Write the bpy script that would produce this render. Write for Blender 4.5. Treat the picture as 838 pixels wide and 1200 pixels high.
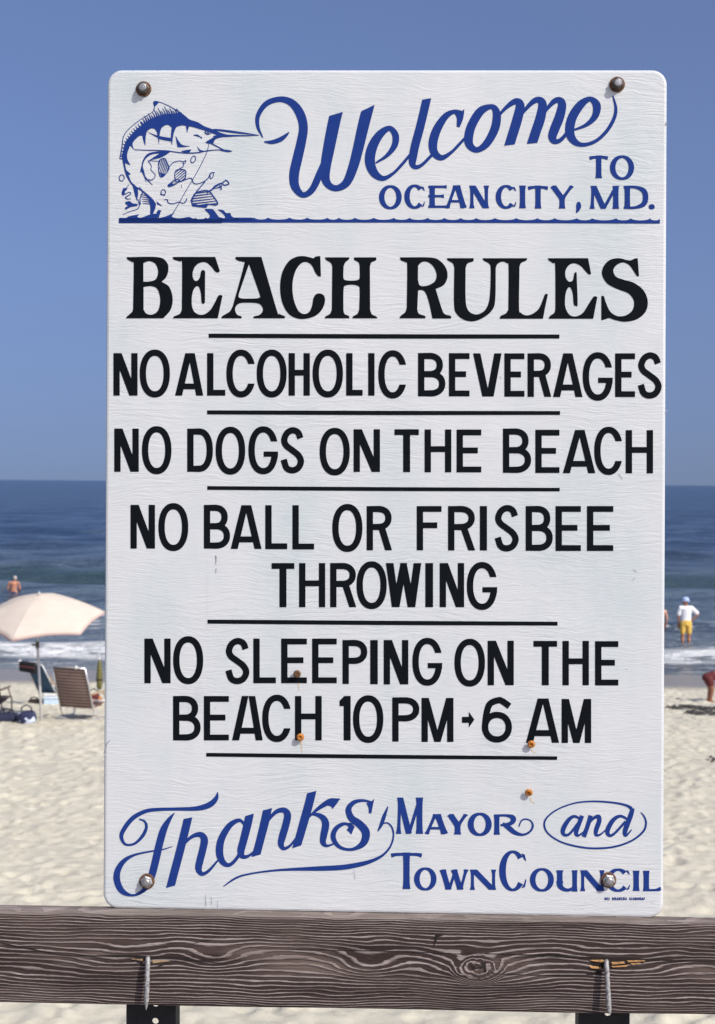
import bpy, bmesh, math, random
import numpy as np
from mathutils import Vector, Matrix, Euler

for _o in list(bpy.data.objects):
    bpy.data.objects.remove(_o)
C = bpy.context.scene.collection
R = math.radians

# ------------------------------------------------------------------ camera
FPX, PW, PH = 1667.0, 838.0, 1200.0          # focal length and photograph size in photograph pixels
EYE = np.array([0.0, 0.0, 5.2])
PITCH, ROLL = R(1.19), R(0.48)
_R0 = np.array([1.0, 0, 0]); _F = np.array([0, math.cos(PITCH), -math.sin(PITCH)])
_U0 = np.array([0, math.sin(PITCH), math.cos(PITCH)])
CR = _R0*math.cos(ROLL) + _U0*math.sin(ROLL)
CU = _U0*math.cos(ROLL) - _R0*math.sin(ROLL)
cam_d = bpy.data.cameras.new('camera')
cam = bpy.data.objects.new('camera', cam_d); C.objects.link(cam)
cam_d.sensor_fit = 'VERTICAL'; cam_d.sensor_height = 36.0; cam_d.sensor_width = 36.0*PW/PH
cam_d.lens = FPX*36.0/PH
cam_d.clip_start = 0.05; cam_d.clip_end = 60000
cam_d.dof.use_dof = True; cam_d.dof.focus_distance = 2.06; cam_d.dof.aperture_fstop = 13.5
m = Matrix(((CR[0], CU[0], -_F[0], EYE[0]), (CR[1], CU[1], -_F[1], EYE[1]), (CR[2], CU[2], -_F[2], EYE[2]), (0, 0, 0, 1)))
cam.matrix_world = m
bpy.context.scene.camera = cam

# ------------------------------------------------------------------ light
SUN = np.array([0.55, -0.50, 0.67]); SUN = SUN/np.linalg.norm(SUN)
EL = math.asin(SUN[2]); AZ = math.atan2(SUN[0], SUN[1])
w = bpy.data.worlds.new('World'); bpy.context.scene.world = w; w.use_nodes = True
nt = w.node_tree; nt.nodes.clear()
sky = nt.nodes.new('ShaderNodeTexSky'); sky.sky_type = 'NISHITA'; sky.sun_disc = False
sky.sun_elevation = EL; sky.sun_rotation = AZ
sky.air_density = 0.42; sky.dust_density = 3.8; sky.ozone_density = 6.0; sky.altitude = 220
bg = nt.nodes.new('ShaderNodeBackground'); bg.inputs[1].default_value = 0.122
wo = nt.nodes.new('ShaderNodeOutputWorld')
tcw = nt.nodes.new('ShaderNodeTexCoord'); sxyz = nt.nodes.new('ShaderNodeSeparateXYZ'); cxyz = nt.nodes.new('ShaderNodeCombineXYZ')
mx = nt.nodes.new('ShaderNodeMath'); mx.operation = 'MAXIMUM'; mx.inputs[1].default_value = 0.0
md_ = nt.nodes.new('ShaderNodeMath'); md_.operation = 'MULTIPLY_ADD'; md_.inputs[1].default_value = 0.52; md_.inputs[2].default_value = 0.056   # a hazy, even summer sky
nt.links.new(tcw.outputs['Generated'], sxyz.inputs[0]); nt.links.new(sxyz.outputs[2], mx.inputs[0]); nt.links.new(mx.outputs[0], md_.inputs[0])
nt.links.new(sxyz.outputs[0], cxyz.inputs[0]); nt.links.new(sxyz.outputs[1], cxyz.inputs[1]); nt.links.new(md_.outputs[0], cxyz.inputs[2]); nt.links.new(cxyz.outputs[0], sky.inputs[0])
tint = nt.nodes.new('ShaderNodeVectorMath'); tint.operation = 'MULTIPLY'; tint.inputs[1].default_value = (1.06, 0.965, 0.96)
nt.links.new(sky.outputs[0], tint.inputs[0]); nt.links.new(tint.outputs[0], bg.inputs[0]); nt.links.new(bg.outputs[0], wo.inputs[0])
sd = bpy.data.lights.new('sun', 'SUN'); sd.energy = 2.9; sd.angle = R(0.53); sd.color = (1.0, 0.95, 0.87)
so = bpy.data.objects.new('sun', sd); C.objects.link(so)
so.rotation_euler = Vector(SUN).to_track_quat('Z', 'Y').to_euler()
so.location = (20, -18, 40)
vs = bpy.context.scene.view_settings
vs.view_transform = 'Standard'; vs.look = 'None'; vs.gamma = 1.0; vs.use_curve_mapping = False
vs.exposure = 0.48

# ------------------------------------------------------------------ helpers
rng = np.random.default_rng(7)
def lin(r, g, b):
    f = lambda c: (c/255/12.92) if c/255 <= 0.04045 else ((c/255+0.055)/1.055)**2.4
    return (f(r), f(g), f(b), 1.0)

def ray(px, py):
    d = CR*((px-PW/2)/FPX) + CU*((PH/2-py)/FPX) + _F
    return d/np.linalg.norm(d)
def at_y(px, py, Y):
    d = ray(px, py); return EYE + d*((Y-EYE[1])/d[1])
def at_z(px, py, Z):
    d = ray(px, py); return EYE + d*((Z-EYE[2])/d[2])

def link(o, parent=None):
    C.objects.link(o)
    if parent is not None: o.parent = parent
    return o
def tag(o, label=None, cat=None, group=None, kind=None):
    if label: o['label'] = label
    if cat: o['category'] = cat
    if group: o['group'] = group
    if kind: o['kind'] = kind
    return o
def empty(name, loc=(0, 0, 0), rot=(0, 0, 0), parent=None):
    o = bpy.data.objects.new(name, None); o.empty_display_size = 0.1
    link(o, parent); o.location = loc; o.rotation_euler = rot
    return o
def mesh_obj(name, verts, faces, mat, parent=None, smooth=False):
    me = bpy.data.meshes.new(name); me.from_pydata([tuple(map(float, v)) for v in verts], [], faces); me.validate()
    me.materials.append(mat)
    if smooth:
        me.polygons.foreach_set('use_smooth', [True]*len(me.polygons))
    return link(bpy.data.objects.new(name, me), parent)
def bm_obj(name, bm, mat, parent=None, smooth=False):
    bmesh.ops.recalc_face_normals(bm, faces=bm.faces)
    me = bpy.data.meshes.new(name); bm.to_mesh(me); bm.free(); me.materials.append(mat)
    if smooth: me.polygons.foreach_set('use_smooth', [True]*len(me.polygons))
    return link(bpy.data.objects.new(name, me), parent)
def box(bm, c, s, M=None, bev=0.0):
    r = bmesh.ops.create_cube(bm, size=1.0)
    vv = r['verts']
    for v in vv:
        p = Vector((v.co.x*s[0], v.co.y*s[1], v.co.z*s[2]))
        if M is not None: p = M @ p
        v.co = p + Vector(c)
    if bev > 0:
        es = {e for v in vv for e in v.link_edges}
        bmesh.ops.bevel(bm, geom=list(es), offset=bev, segments=2, affect='EDGES', profile=0.5)
def tube(bm, pts, rad, seg=10, cap=True):
    pts = [Vector(p) for p in pts]
    if not isinstance(rad, (list, tuple)): rad = [rad]*len(pts)
    rings = []; prev = None
    for i, p in enumerate(pts):
        t = (pts[min(i+1, len(pts)-1)] - pts[max(i-1, 0)]).normalized()
        if prev is None:
            a = t.orthogonal().normalized()
        else:
            a = (prev - t*prev.dot(t)).normalized()
        prev = a; b = t.cross(a)
        rings.append([bm.verts.new(p + (a*math.cos(2*math.pi*k/seg) + b*math.sin(2*math.pi*k/seg))*rad[i]) for k in range(seg)])
    for i in range(len(rings)-1):
        for k in range(seg):
            bm.faces.new((rings[i][k], rings[i][(k+1) % seg], rings[i+1][(k+1) % seg], rings[i+1][k]))
    if cap:
        bm.faces.new(rings[0][::-1]); bm.faces.new(rings[-1])
def lathe(bm, prof, seg=24, M=None):
    rings = []
    for r, h in prof:
        ring = []
        for k in range(seg):
            p = Vector((r*math.cos(2*math.pi*k/seg), r*math.sin(2*math.pi*k/seg), h))
            ring.append(bm.verts.new(M @ p if M is not None else p))
        rings.append(ring)
    for i in range(len(rings)-1):
        for k in range(seg):
            bm.faces.new((rings[i][k], rings[i][(k+1) % seg], rings[i+1][(k+1) % seg], rings[i+1][k]))
    if prof[0][0] > 1e-6: bm.faces.new(rings[0][::-1])
    if prof[-1][0] > 1e-6: bm.faces.new(rings[-1])
def spline(pts, n=8):
    P = [np.array(p, float) for p in pts]; out = []
    for i in range(len(P)-1):
        p0 = P[i-1] if i else 2*P[0]-P[1]; p1 = P[i]; p2 = P[i+1]; p3 = P[i+2] if i+2 < len(P) else 2*P[-1]-P[-2]
        for k in range(n):
            t = k/n
            out.append(0.5*((2*p1) + (p2-p0)*t + (2*p0-5*p1+4*p2-p3)*t*t + (3*p1-p0-3*p2+p3)*t**3))
    out.append(P[-1]); return out

# value noise for meshes
def vnoise(x, y, seed=0):
    xi = np.floor(x).astype(np.int64); yi = np.floor(y).astype(np.int64)
    fx = x-xi; fy = y-yi; fx = fx*fx*fx*(fx*(fx*6-15)+10); fy = fy*fy*fy*(fy*(fy*6-15)+10)
    def h(a, b):
        n = (a*374761393 + b*668265263 + seed*974634777) & 0x7fffffff
        n = ((n ^ (n >> 13))*1274126177) & 0x7fffffff
        return ((n ^ (n >> 16)) & 0xffff)/65535.0
    return (h(xi, yi)*(1-fx)+h(xi+1, yi)*fx)*(1-fy) + (h(xi, yi+1)*(1-fx)+h(xi+1, yi+1)*fx)*fy

# ------------------------------------------------------------------ materials
class NT:
    def __init__(s, name):
        s.m = bpy.data.materials.new(name); s.m.use_nodes = True
        s.t = s.m.node_tree; s.b = s.t.nodes['Principled BSDF']; s.out = s.t.nodes['Material Output']
    def n(s, typ, **kw):
        nd = s.t.nodes.new(typ)
        for k, v in kw.items(): setattr(nd, k, v)
        return nd
    def l(s, a, b): s.t.links.new(a, b)
    def inp(s, nd, key, v):
        if hasattr(v, 'default_value') or isinstance(v, bpy.types.NodeSocket): s.l(v, nd.inputs[key])
        else: nd.inputs[key].default_value = v
    def math(s, op, a, b=None, c=None, clamp=False):
        nd = s.n('ShaderNodeMath', operation=op); nd.use_clamp = clamp
        s.inp(nd, 0, a)
        if b is not None: s.inp(nd, 1, b)
        if c is not None: s.inp(nd, 2, c)
        return nd.outputs[0]
    def coord(s, kind='Object'): return s.n('ShaderNodeTexCoord').outputs[kind]
    def mapping(s, v, scale=(1, 1, 1), loc=(0, 0, 0), rot=(0, 0, 0)):
        nd = s.n('ShaderNodeMapping'); s.l(v, nd.inputs[0])
        nd.inputs['Scale'].default_value = scale; nd.inputs['Location'].default_value = loc; nd.inputs['Rotation'].default_value = rot
        return nd.outputs[0]
    def noise(s, v, scale=5, detail=4, rough=0.5, dist=0.0):
        nd = s.n('ShaderNodeTexNoise'); s.l(v, nd.inputs['Vector'])
        nd.inputs['Scale'].default_value = scale; nd.inputs['Detail'].default_value = detail
        nd.inputs['Roughness'].default_value = rough; nd.inputs['Distortion'].default_value = dist
        return nd.outputs['Fac']
    def ramp(s, f, stops, interp='LINEAR'):
        nd = s.n('ShaderNodeValToRGB'); s.l(f, nd.inputs[0]); cr = nd.color_ramp; cr.interpolation = interp
        while len(cr.elements) < len(stops): cr.elements.new(0.5)
        for e, (p, c) in zip(cr.elements, stops):
            e.position = p; e.color = c if len(c) == 4 else (*c, 1)
        return nd.outputs[0]
    def mix(s, f, a, b, blend='MIX'):
        nd = s.n('ShaderNodeMix', data_type='RGBA', blend_type=blend)
        s.inp(nd, 0, f); s.inp(nd, 6, a); s.inp(nd, 7, b)
        return nd.outputs[2]
    def smooth(s, v, a, b):
        nd = s.n('ShaderNodeMapRange', interpolation_type='SMOOTHSTEP'); s.inp(nd, 0, v)
        nd.inputs[1].default_value = a; nd.inputs[2].default_value = b
        return nd.outputs[0]
    def bump(s, h, strength=0.3, dist=0.01, prev=None):
        nd = s.n('ShaderNodeBump'); s.l(h, nd.inputs['Height'])
        nd.inputs['Strength'].default_value = strength; nd.inputs['Distance'].default_value = dist
        if prev is not None: s.l(prev, nd.inputs['Normal'])
        return nd.outputs[0]
    def set(s, **kw):
        names = {'color': 'Base Color', 'rough': 'Roughness', 'metal': 'Metallic', 'normal': 'Normal', 'spec': 'Specular IOR Level', 'alpha': 'Alpha', 'sss': 'Subsurface Weight', 'trans': 'Transmission Weight', 'ior': 'IOR'}
        for k, v in kw.items(): s.inp(s.b, names[k], v)
        return s.m
def grey(v): return (v, v, v, 1)

def simple(name, col, rough=0.6, metal=0.0, var=0.15, scale=30, bump=0.0, bscale=200):
    s = NT(name); co = s.coord()
    n = s.noise(co, scale, 5)
    dark = tuple(c*(1-var) for c in col[:3])+(1,); lite = tuple(min(1, c*(1+var)) for c in col[:3])+(1,)
    s.set(color=s.ramp(n, [(0.3, dark), (0.7, lite)]), rough=rough, metal=metal)
    if bump > 0: s.set(normal=s.bump(s.noise(co, bscale, 3), bump, 0.002))
    return s.m
# ================================================================== setting: sand, water, boardwalk
PROF_Y = [-4000, -40, -2, 5, 9, 13, 18, 24, 30, 35, 38.6, 44, 50, 66, 90, 150, 400, 6000, 30000]
PROF_Z = [2.6, 2.4, 1.95, 1.85, 1.78, 1.70, 1.52, 1.22, 0.75, 0.28, 0.0, -0.16, -0.3, -1.0, -1.8, -3.5, -8, -30, -60]
def prof(y):
    y = np.asarray(y, float)
    return np.interp(y, PROF_Y, PROF_Z)*0.5 + 0.25*np.interp(y-1.2, PROF_Y, PROF_Z) + 0.25*np.interp(y+1.2, PROF_Y, PROF_Z)
def ground_z(x, y): return float(prof(y))
def on_sand(px, py):
    z = 1.3
    for _ in range(40):
        p = at_z(px, py, z); z = 0.5*z + 0.5*float(prof(p[1]))
    p = at_z(px, py, z)
    return np.array([p[0], p[1], float(prof(p[1]))])

def axis_grid(fine_a, fine_b, step, far_a, far_b, grow=1.35):
    mid = list(np.arange(fine_a, fine_b+step*0.5, step))
    lo = []; s = step; v = fine_a
    while v > far_a: s *= grow; v -= s; lo.append(max(v, far_a))
    hi = []; s = step; v = mid[-1]
    while v < far_b: s *= grow; v += s; hi.append(min(v, far_b))
    return np.array(lo[::-1] + mid + hi)
def grid_mesh(name, xs, ys, zfun, mat):
    X, Y = np.meshgrid(xs, ys); Z = zfun(X, Y)
    nx, ny = len(xs), len(ys)
    co = np.stack([X, Y, Z], -1).reshape(-1, 3)
    i = np.arange(nx*ny).reshape(ny, nx)
    q = np.stack([i[:-1, :-1], i[:-1, 1:], i[1:, 1:], i[1:, :-1]], -1).reshape(-1, 4)
    me = bpy.data.meshes.new(name); me.vertices.add(len(co)); me.vertices.foreach_set('co', co.ravel())
    me.loops.add(len(q)*4); me.loops.foreach_set('vertex_index', q.ravel())
    me.polygons.add(len(q)); me.polygons.foreach_set('loop_start', np.arange(len(q))*4)
    me.update(calc_edges=True); me.validate()
    me.polygons.foreach_set('use_smooth', np.ones(len(q), bool)); me.materials.append(mat)
    return link(bpy.data.objects.new(name, me))

# dry, trampled sand; smooth and dark where the swash wets it
s = NT('sand'); co = s.coord()
sx = s.n('ShaderNodeSeparateXYZ'); s.l(co, sx.inputs[0])
big = s.noise(co, 0.6, 5, 0.6); fine = s.noise(co, 900, 2, 0.6); mid = s.noise(co, 9, 6, 0.65)
dry = s.ramp(mid, [(0.25, (0.445, 0.422, 0.325)), (0.5, (0.555, 0.53, 0.415)), (0.75, (0.615, 0.59, 0.475))])
dry = s.mix(s.math('MULTIPLY', s.smooth(big, 0.45, 0.7), 0.3), dry, (0.52, 0.48, 0.39, 1))
dry = s.mix(s.math('MULTIPLY', fine, 0.25), dry, (0.22, 0.18, 0.13, 1))
wob = s.math('MULTIPLY_ADD', s.noise(co, 0.35, 3), 3.0, sx.outputs[1])
wet = s.smooth(wob, 32.6, 36.6)
col = s.mix(wet, dry, (0.235, 0.215, 0.18, 1))
s.set(color=col, rough=s.math('MULTIPLY_ADD', wet, -0.55, 0.9))
bstr = s.bump(s.math('ADD', s.math('MULTIPLY', mid, 1.0), s.math('MULTIPLY', fine, 0.06)), 0.5, 0.03)
s.set(normal=bstr)
M_SAND = s.m

_dn = 11000
_dx = rng.uniform(-8.5, 8.5, _dn); _dy = rng.uniform(6.5, 34, _dn); _dr = rng.uniform(0.03, 0.085, _dn); _dd = rng.uniform(0.006, 0.028, _dn)
_da = rng.uniform(0, math.pi, _dn)
def sand_z(X, Y):
    Z = prof(Y)
    dryf = np.clip((35.5-Y)/5, 0, 1)*np.clip((Y-3)/2, 0, 1)*np.clip((30-np.abs(X))/10, 0, 1)
    n = 0
    for sc, a, sd_ in ((0.45, 0.06, 1), (1.3, 0.022, 2), (3.1, 0.020, 3), (6.5, 0.018, 4), (12, 0.013, 5)):
        n = n + a*(vnoise(X*sc, Y*sc*0.9, sd_)-0.5)
    Z = Z + n*dryf
    xs_, ys_ = X[0], Y[:, 0]
    for x, y, r, d, a in zip(_dx, _dy, _dr, _dd, _da):
        if y > 33: d *= 0.4
        R_ = r*3.2
        i0, i1 = np.searchsorted(xs_, (x-R_, x+R_)); j0, j1 = np.searchsorted(ys_, (y-R_, y+R_))
        if i1-i0 < 2 or j1-j0 < 2: continue
        U = X[j0:j1, i0:i1]-x; V = Y[j0:j1, i0:i1]-y
        u = (U*math.cos(a)+V*math.sin(a))/1.6; v = -U*math.sin(a)+V*math.cos(a)
        q = (u*u+v*v)/(r*r)
        Z[j0:j1, i0:i1] += d*(-np.exp(-q*1.6) + 0.55*np.exp(-(np.sqrt(q)-1.5)**2*3.5))
    return Z
sand = grid_mesh('sand_beach', axis_grid(-8.8, 8.8, 0.034, -6000, 6000, 1.5), axis_grid(7.5, 36, 0.042, -4000, 30000, 1.5), sand_z, M_SAND)
tag(sand, kind='structure')

# sea
s = NT('sea'); co = s.coord()
sx = s.n('ShaderNodeSeparateXYZ'); s.l(co, sx.inputs[0]); Yc = sx.outputs[1]
far = s.smooth(Yc, 44.0, 130.0)
body = s.mix(far, (0.115, 0.155, 0.18, 1), (0.028, 0.060, 0.128, 1))
shal = s.smooth(Yc, 52.0, 39.0)
body = s.mix(s.math('MULTIPLY', shal, 0.75), body, (0.20, 0.215, 0.20, 1))
st = s.mapping(co, (0.55, 1.0, 1))
wobb = s.math('MULTIPLY_ADD', s.noise(co, 0.12, 3), 6.0, s.math('ADD', Yc, -3.0))
def band(c, hw, soft):
    d = s.math('ABSOLUTE', s.math('SUBTRACT', wobb, c))
    return s.smooth(d, hw+soft, hw)
fn = s.noise(st, 1.3, 9, 0.74); fn2 = s.noise(s.mapping(co, (0.5, 1.4, 1), (3, 7, 0)), 3.5, 6, 0.7)
f1 = s.math('MULTIPLY', band(43.3, 1.1, 1.5), s.smooth(fn, 0.34, 0.54))
f2 = s.math('MULTIPLY', band(52.5, 0.9, 1.5), s.smooth(fn, 0.50, 0.64))
f3 = s.math('MULTIPLY', band(39.6, 0.5, 0.8), s.smooth(fn, 0.50, 0.64))
f4 = s.math('MULTIPLY', band(47.5, 4.5, 4.0), s.smooth(fn2, 0.56, 0.70))
foam = s.math('MAXIMUM', s.math('MAXIMUM', f1, f2), s.math('MAXIMUM', s.math('MULTIPLY', f3, 0.7), s.math('MULTIPLY', f4, 0.6)))
chop = s.noise(s.mapping(co, (0.30, 1.0, 1), (11, 3, 0)), 0.45, 8, 0.74)
body = s.mix(s.math('MULTIPLY', s.smooth(chop, 0.53, 0.41), 0.75), body, (0.012, 0.030, 0.060, 1))  # shade and light of the small waves put into the water colour
body = s.mix(s.math('MULTIPLY', s.smooth(chop, 0.52, 0.64), 0.6), body, (0.10, 0.15, 0.20, 1))
green = s.math('MULTIPLY', s.smooth(s.math('ABSOLUTE', s.math('SUBTRACT', wobb, 74.0)), 3.4, 1.0), 0.75)
body = s.mix(green, body, (0.02, 0.05, 0.045, 1))
s.set(color=s.mix(foam, body, (0.80, 0.82, 0.80, 1)), rough=s.math('MULTIPLY_ADD', foam, 0.6, 0.2), ior=1.33, spec=s.math('MULTIPLY_ADD', s.smooth(Yc, 60.0, 420.0), -0.40, 0.5))
r1 = s.noise(s.mapping(co, (0.7, 1.0, 1)), 1.3, 7, 0.66); r2 = s.noise(s.mapping(co, (0.5, 1.0, 1)), 0.22, 7, 0.68)
nb = s.bump(r2, 1.0, 2.0); nb = s.bump(r1, 1.0, 0.24, nb); nb = s.bump(fn2, 0.35, 0.10, nb)
s.set(normal=nb)
M_SEA = s.m
_wv = []
for k in range(26):
    L = rng.uniform(1.3, 11); ang = rng.normal(0, 0.42); _wv.append((2*math.pi/L*math.sin(ang), 2*math.pi/L*math.cos(ang), rng.uniform(0, 6.28), 0.0085*L**0.85))
def sea_z(X, Y):
    Z = np.zeros_like(X); f = np.clip((Y-41)/25, 0.06, 1)*np.clip(1.25-Y/320, 0, 1)
    for kx, ky, ph, a in _wv:
        Z += a*np.sin(kx*X+ky*Y+ph)*(np.abs(ky) < 2.2)
    Z *= f*0.9
    wobx = (vnoise(X*0.12, X*0+3.3, 9)-0.5)*3
    for yc, h, wd in ((76, 0.42, 2.6), (53, 0.20, 1.0), (43.5, 0.13, 0.8), (104, 0.45, 4.0), (138, 0.4, 5.0)):
        amp = h*(0.35+0.9*vnoise(X*0.055+yc, X*0+yc*0.7, 11))
        d = (Y-yc-wobx*(1 if yc < 60 else 2))/wd
        Z += amp*np.exp(-d*d)
    return Z+0.012
sea = grid_mesh('sea', axis_grid(-34, 34, 0.28, -30000, 30000, 1.4), np.concatenate([np.arange(37.0, 70, 0.16), np.arange(70, 150, 0.30), np.arange(150, 420, 1.2), [440, 500, 620, 900, 1500, 4000, 12000, 30000]]), sea_z, M_SEA)
tag(sea, kind='structure')

# the boardwalk the camera stands on, behind the rail
s = NT('deck_wood'); co = s.coord()
gr = s.noise(s.mapping(co, (30, 1.5, 30)), 4, 6, 0.6)
s.set(color=s.ramp(gr, [(0.3, (0.16, 0.135, 0.11)), (0.7, (0.31, 0.275, 0.235))]), rough=0.85, normal=s.bump(gr, 0.4, 0.004))
M_DECK = s.m
bm = bmesh.new()
for i in range(60):
    box(bm, (-4.2+0.145*i, -1.9, 3.53), (0.138, 7.6, 0.038), bev=0.004)
for y in (-5.5, -3.5, -1.5, 0.2, 1.75):
    box(bm, (0.1, y, 3.41), (8.8, 0.045, 0.19))
for x in (-4.1, -1.4, 1.4, 4.3):
    for y in (-5.3, -1.7, 1.5):
        box(bm, (x, y, 2.5), (0.14, 0.14, 1.66))
tag(bm_obj('boardwalk', bm, M_DECK), kind='structure')
# ================================================================== the sign's plane
SIGN_C = np.array([0.0376, 2.0663, EYE[2]-0.0124]); _yaw, _rho, _lean = 0.0302, 0.00293, -0.02317
_ex = np.array([math.cos(_yaw), -math.sin(_yaw), 0]); _nn = np.array([-math.sin(_yaw), -math.cos(_yaw), 0])
_ez = np.array([0, 0, 1.0])*math.cos(_lean) + _nn*math.sin(_lean)
E1 = _ex*math.cos(_rho) + _ez*math.sin(_rho); E2 = _ez*math.cos(_rho) - _ex*math.sin(_rho); EN = np.cross(E1, E2)
def sign_uv(px, py, off=0.0):
    """photograph pixels -> metres in the plane of the sign's face (arrays)"""
    px = np.asarray(px, float); py = np.asarray(py, float)
    d = CR*((px[..., None]-PW/2)/FPX) + CU*((PH/2-py[..., None])/FPX) + _F
    t = ((SIGN_C+EN*off-EYE)@EN)/(d@EN)
    P = EYE + d*t[..., None] - SIGN_C
    return P@E1, P@E2
def uv1(px, py, off=0.0):
    u, v = sign_uv(np.array([px]), np.array([py]), off); return float(u[0]), float(v[0])

# ------------------------------------------------------------------ painted lettering: union of strokes and outlines
class Ink:
    def __init__(s, x0, y0, x1, y1, res=4.0):
        s.x0, s.y0, s.res = x0, y0, res
        s.nx = int((x1-x0)*res)+1; s.ny = int((y1-y0)*res)+1
        s.X = x0 + np.arange(s.nx)/res; s.Y = y0 + np.arange(s.ny)/res
        s.D = np.full((s.ny, s.nx), 9.0, np.float32)
        s.xf = (0.0, 0.0, 1.0)
    def at(s, ox, oy, sc): s.xf = (ox, oy, sc); return s
    def P(s, p): return (s.xf[0]+p[0]/s.xf[2], s.xf[1]+p[1]/s.xf[2])
    def win(s, xa, ya, xb, yb, mrg=1.5):
        i0 = max(0, int((xa-mrg-s.x0)*s.res)); i1 = min(s.nx, int((xb+mrg-s.x0)*s.res)+2)
        j0 = max(0, int((ya-mrg-s.y0)*s.res)); j1 = min(s.ny, int((yb+mrg-s.y0)*s.res)+2)
        return (slice(j0, max(j0, j1)), slice(i0, max(i0, i1)))
    def polyd(s, P, wn):
        X, Y = np.meshgrid(s.X[wn[1]], s.Y[wn[0]])
        d2 = np.full(X.shape, 1e9); ins = np.zeros(X.shape, bool)
        n = len(P)
        for i in range(n):
            ax, ay = P[i]; bx, by = P[(i+1) % n]
            ex, ey = bx-ax, by-ay; L = ex*ex+ey*ey
            if L < 1e-12: continue
            t = np.clip(((X-ax)*ex+(Y-ay)*ey)/L, 0, 1)
            d2 = np.minimum(d2, (X-ax-t*ex)**2+(Y-ay-t*ey)**2)
            if ay != by:
                c = ((ay > Y) != (by > Y)); xi = ax + (Y-ay)*ex/ey
                ins ^= c & (X < xi)
        return np.where(ins, -1, 1)*np.sqrt(d2)
    def poly(s, pts, sub=False, smooth=True):
        """outline; points (x, y) are smooth, (x, y, 1) are corners"""
        if smooth: pts = outline(pts)
        P = [s.P(p) for p in pts]; xs = [p[0] for p in P]; ys = [p[1] for p in P]
        wn = s.win(min(xs), min(ys), max(xs), max(ys)); d = s.polyd(P, wn)
        s.D[wn] = np.maximum(s.D[wn], -d) if sub else np.minimum(s.D[wn], d)
    def rect(s, xa, ya, xb, yb, sub=False): s.poly([(xa, ya), (xb, ya), (xb, yb), (xa, yb)], sub, smooth=False)
    def stroke(s, pts, n=6, butt=(True, True), clip=(), closed=False, raw=False):
        """centre line (x, y, width); clip: lines (x0,y0,x1,y1), what lies below (to the right hand) is kept"""
        k = 1/s.xf[2]
        q = [tuple(p) for p in pts] if raw else ([tuple(p) for p in spline(pts, n)] if not closed else [tuple(p) for p in spline([pts[-2]]+list(pts)+[pts[1]], n)][n:-n])
        Q = [(*s.P(p), max(p[2]*k, 0.25)/2) for p in q]
        if clip: Wn = s.win(min(a[0]-a[2] for a in Q), min(a[1]-a[2] for a in Q), max(a[0]+a[2] for a in Q), max(a[1]+a[2] for a in Q))
        buf = np.full(s.D.shape, 9.0, np.float32) if clip else s.D
        L = [0]
        for a, b in zip(Q[:-1], Q[1:]): L.append(L[-1]+math.hypot(b[0]-a[0], b[1]-a[1]))
        for i, (a, b) in enumerate(zip(Q[:-1], Q[1:])):
            r = max(a[2], b[2])
            wn = s.win(min(a[0], b[0])-r, min(a[1], b[1])-r, max(a[0], b[0])+r, max(a[1], b[1])+r)
            X, Y = np.meshgrid(s.X[wn[1]], s.Y[wn[0]])
            ex, ey = b[0]-a[0], b[1]-a[1]; l2 = ex*ex+ey*ey
            if l2 < 1e-12 or X.size == 0: continue
            t = np.clip(((X-a[0])*ex+(Y-a[1])*ey)/l2, 0, 1)
            d = np.hypot(X-a[0]-t*ex, Y-a[1]-t*ey) - (a[2]+(b[2]-a[2])*t)
            if not closed:
                if butt[0] and L[i] < 1.6*Q[0][2]:
                    gx, gy = Q[1][0]-Q[0][0], Q[1][1]-Q[0][1]; g = math.hypot(gx, gy)
                    d = np.maximum(d, -((X-Q[0][0])*gx+(Y-Q[0][1])*gy)/g)
                if butt[1] and L[-1]-L[i+1] < 1.6*Q[-1][2]:
                    gx, gy = Q[-1][0]-Q[-2][0], Q[-1][1]-Q[-2][1]; g = math.hypot(gx, gy)
                    d = np.maximum(d, ((X-Q[-1][0])*gx+(Y-Q[-1][1])*gy)/g)
            buf[wn] = np.minimum(buf[wn], d)
        if clip:
            X, Y = np.meshgrid(s.X[Wn[1]], s.Y[Wn[0]]); d = buf[Wn]
            for x0, y0, x1, y1 in clip:
                (x0, y0), (x1, y1) = s.P((x0, y0)), s.P((x1, y1)); g = math.hypot(x1-x0, y1-y0)
                d = np.maximum(d, -((x1-x0)*(Y-y0)-(y1-y0)*(X-x0))/g)
            s.D[Wn] = np.minimum(s.D[Wn], d)
    def build(s, name, mat, parent, off=0.0005, label=None):
        D = s.D; ins = D < 0
        c = ins[:-1, :-1].astype(np.int8)+ins[:-1, 1:]+ins[1:, 1:]+ins[1:, :-1]
        V = []; F = []; key = {}
        def vid(x, y):
            k = (round(x*1000), round(y*1000)); i = key.get(k)
            if i is None: i = key[k] = len(V); V.append((x, y))
            return i
        full = (c == 4)
        pad = np.zeros((full.shape[0], 1), bool)
        df = np.diff(np.concatenate([pad, full, pad], 1).astype(np.int8), axis=1)
        for j in range(full.shape[0]):
            a = np.where(df[j] == 1)[0]; b = np.where(df[j] == -1)[0]
            ya, yb = s.Y[j], s.Y[j+1]
            for i0, i1 in zip(a, b):
                F.append((vid(s.X[i0], yb), vid(s.X[i1], yb), vid(s.X[i1], ya), vid(s.X[i0], ya)))
        jj, ii = np.where((c > 0) & (c < 4))
        X, Y = s.X, s.Y
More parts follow.
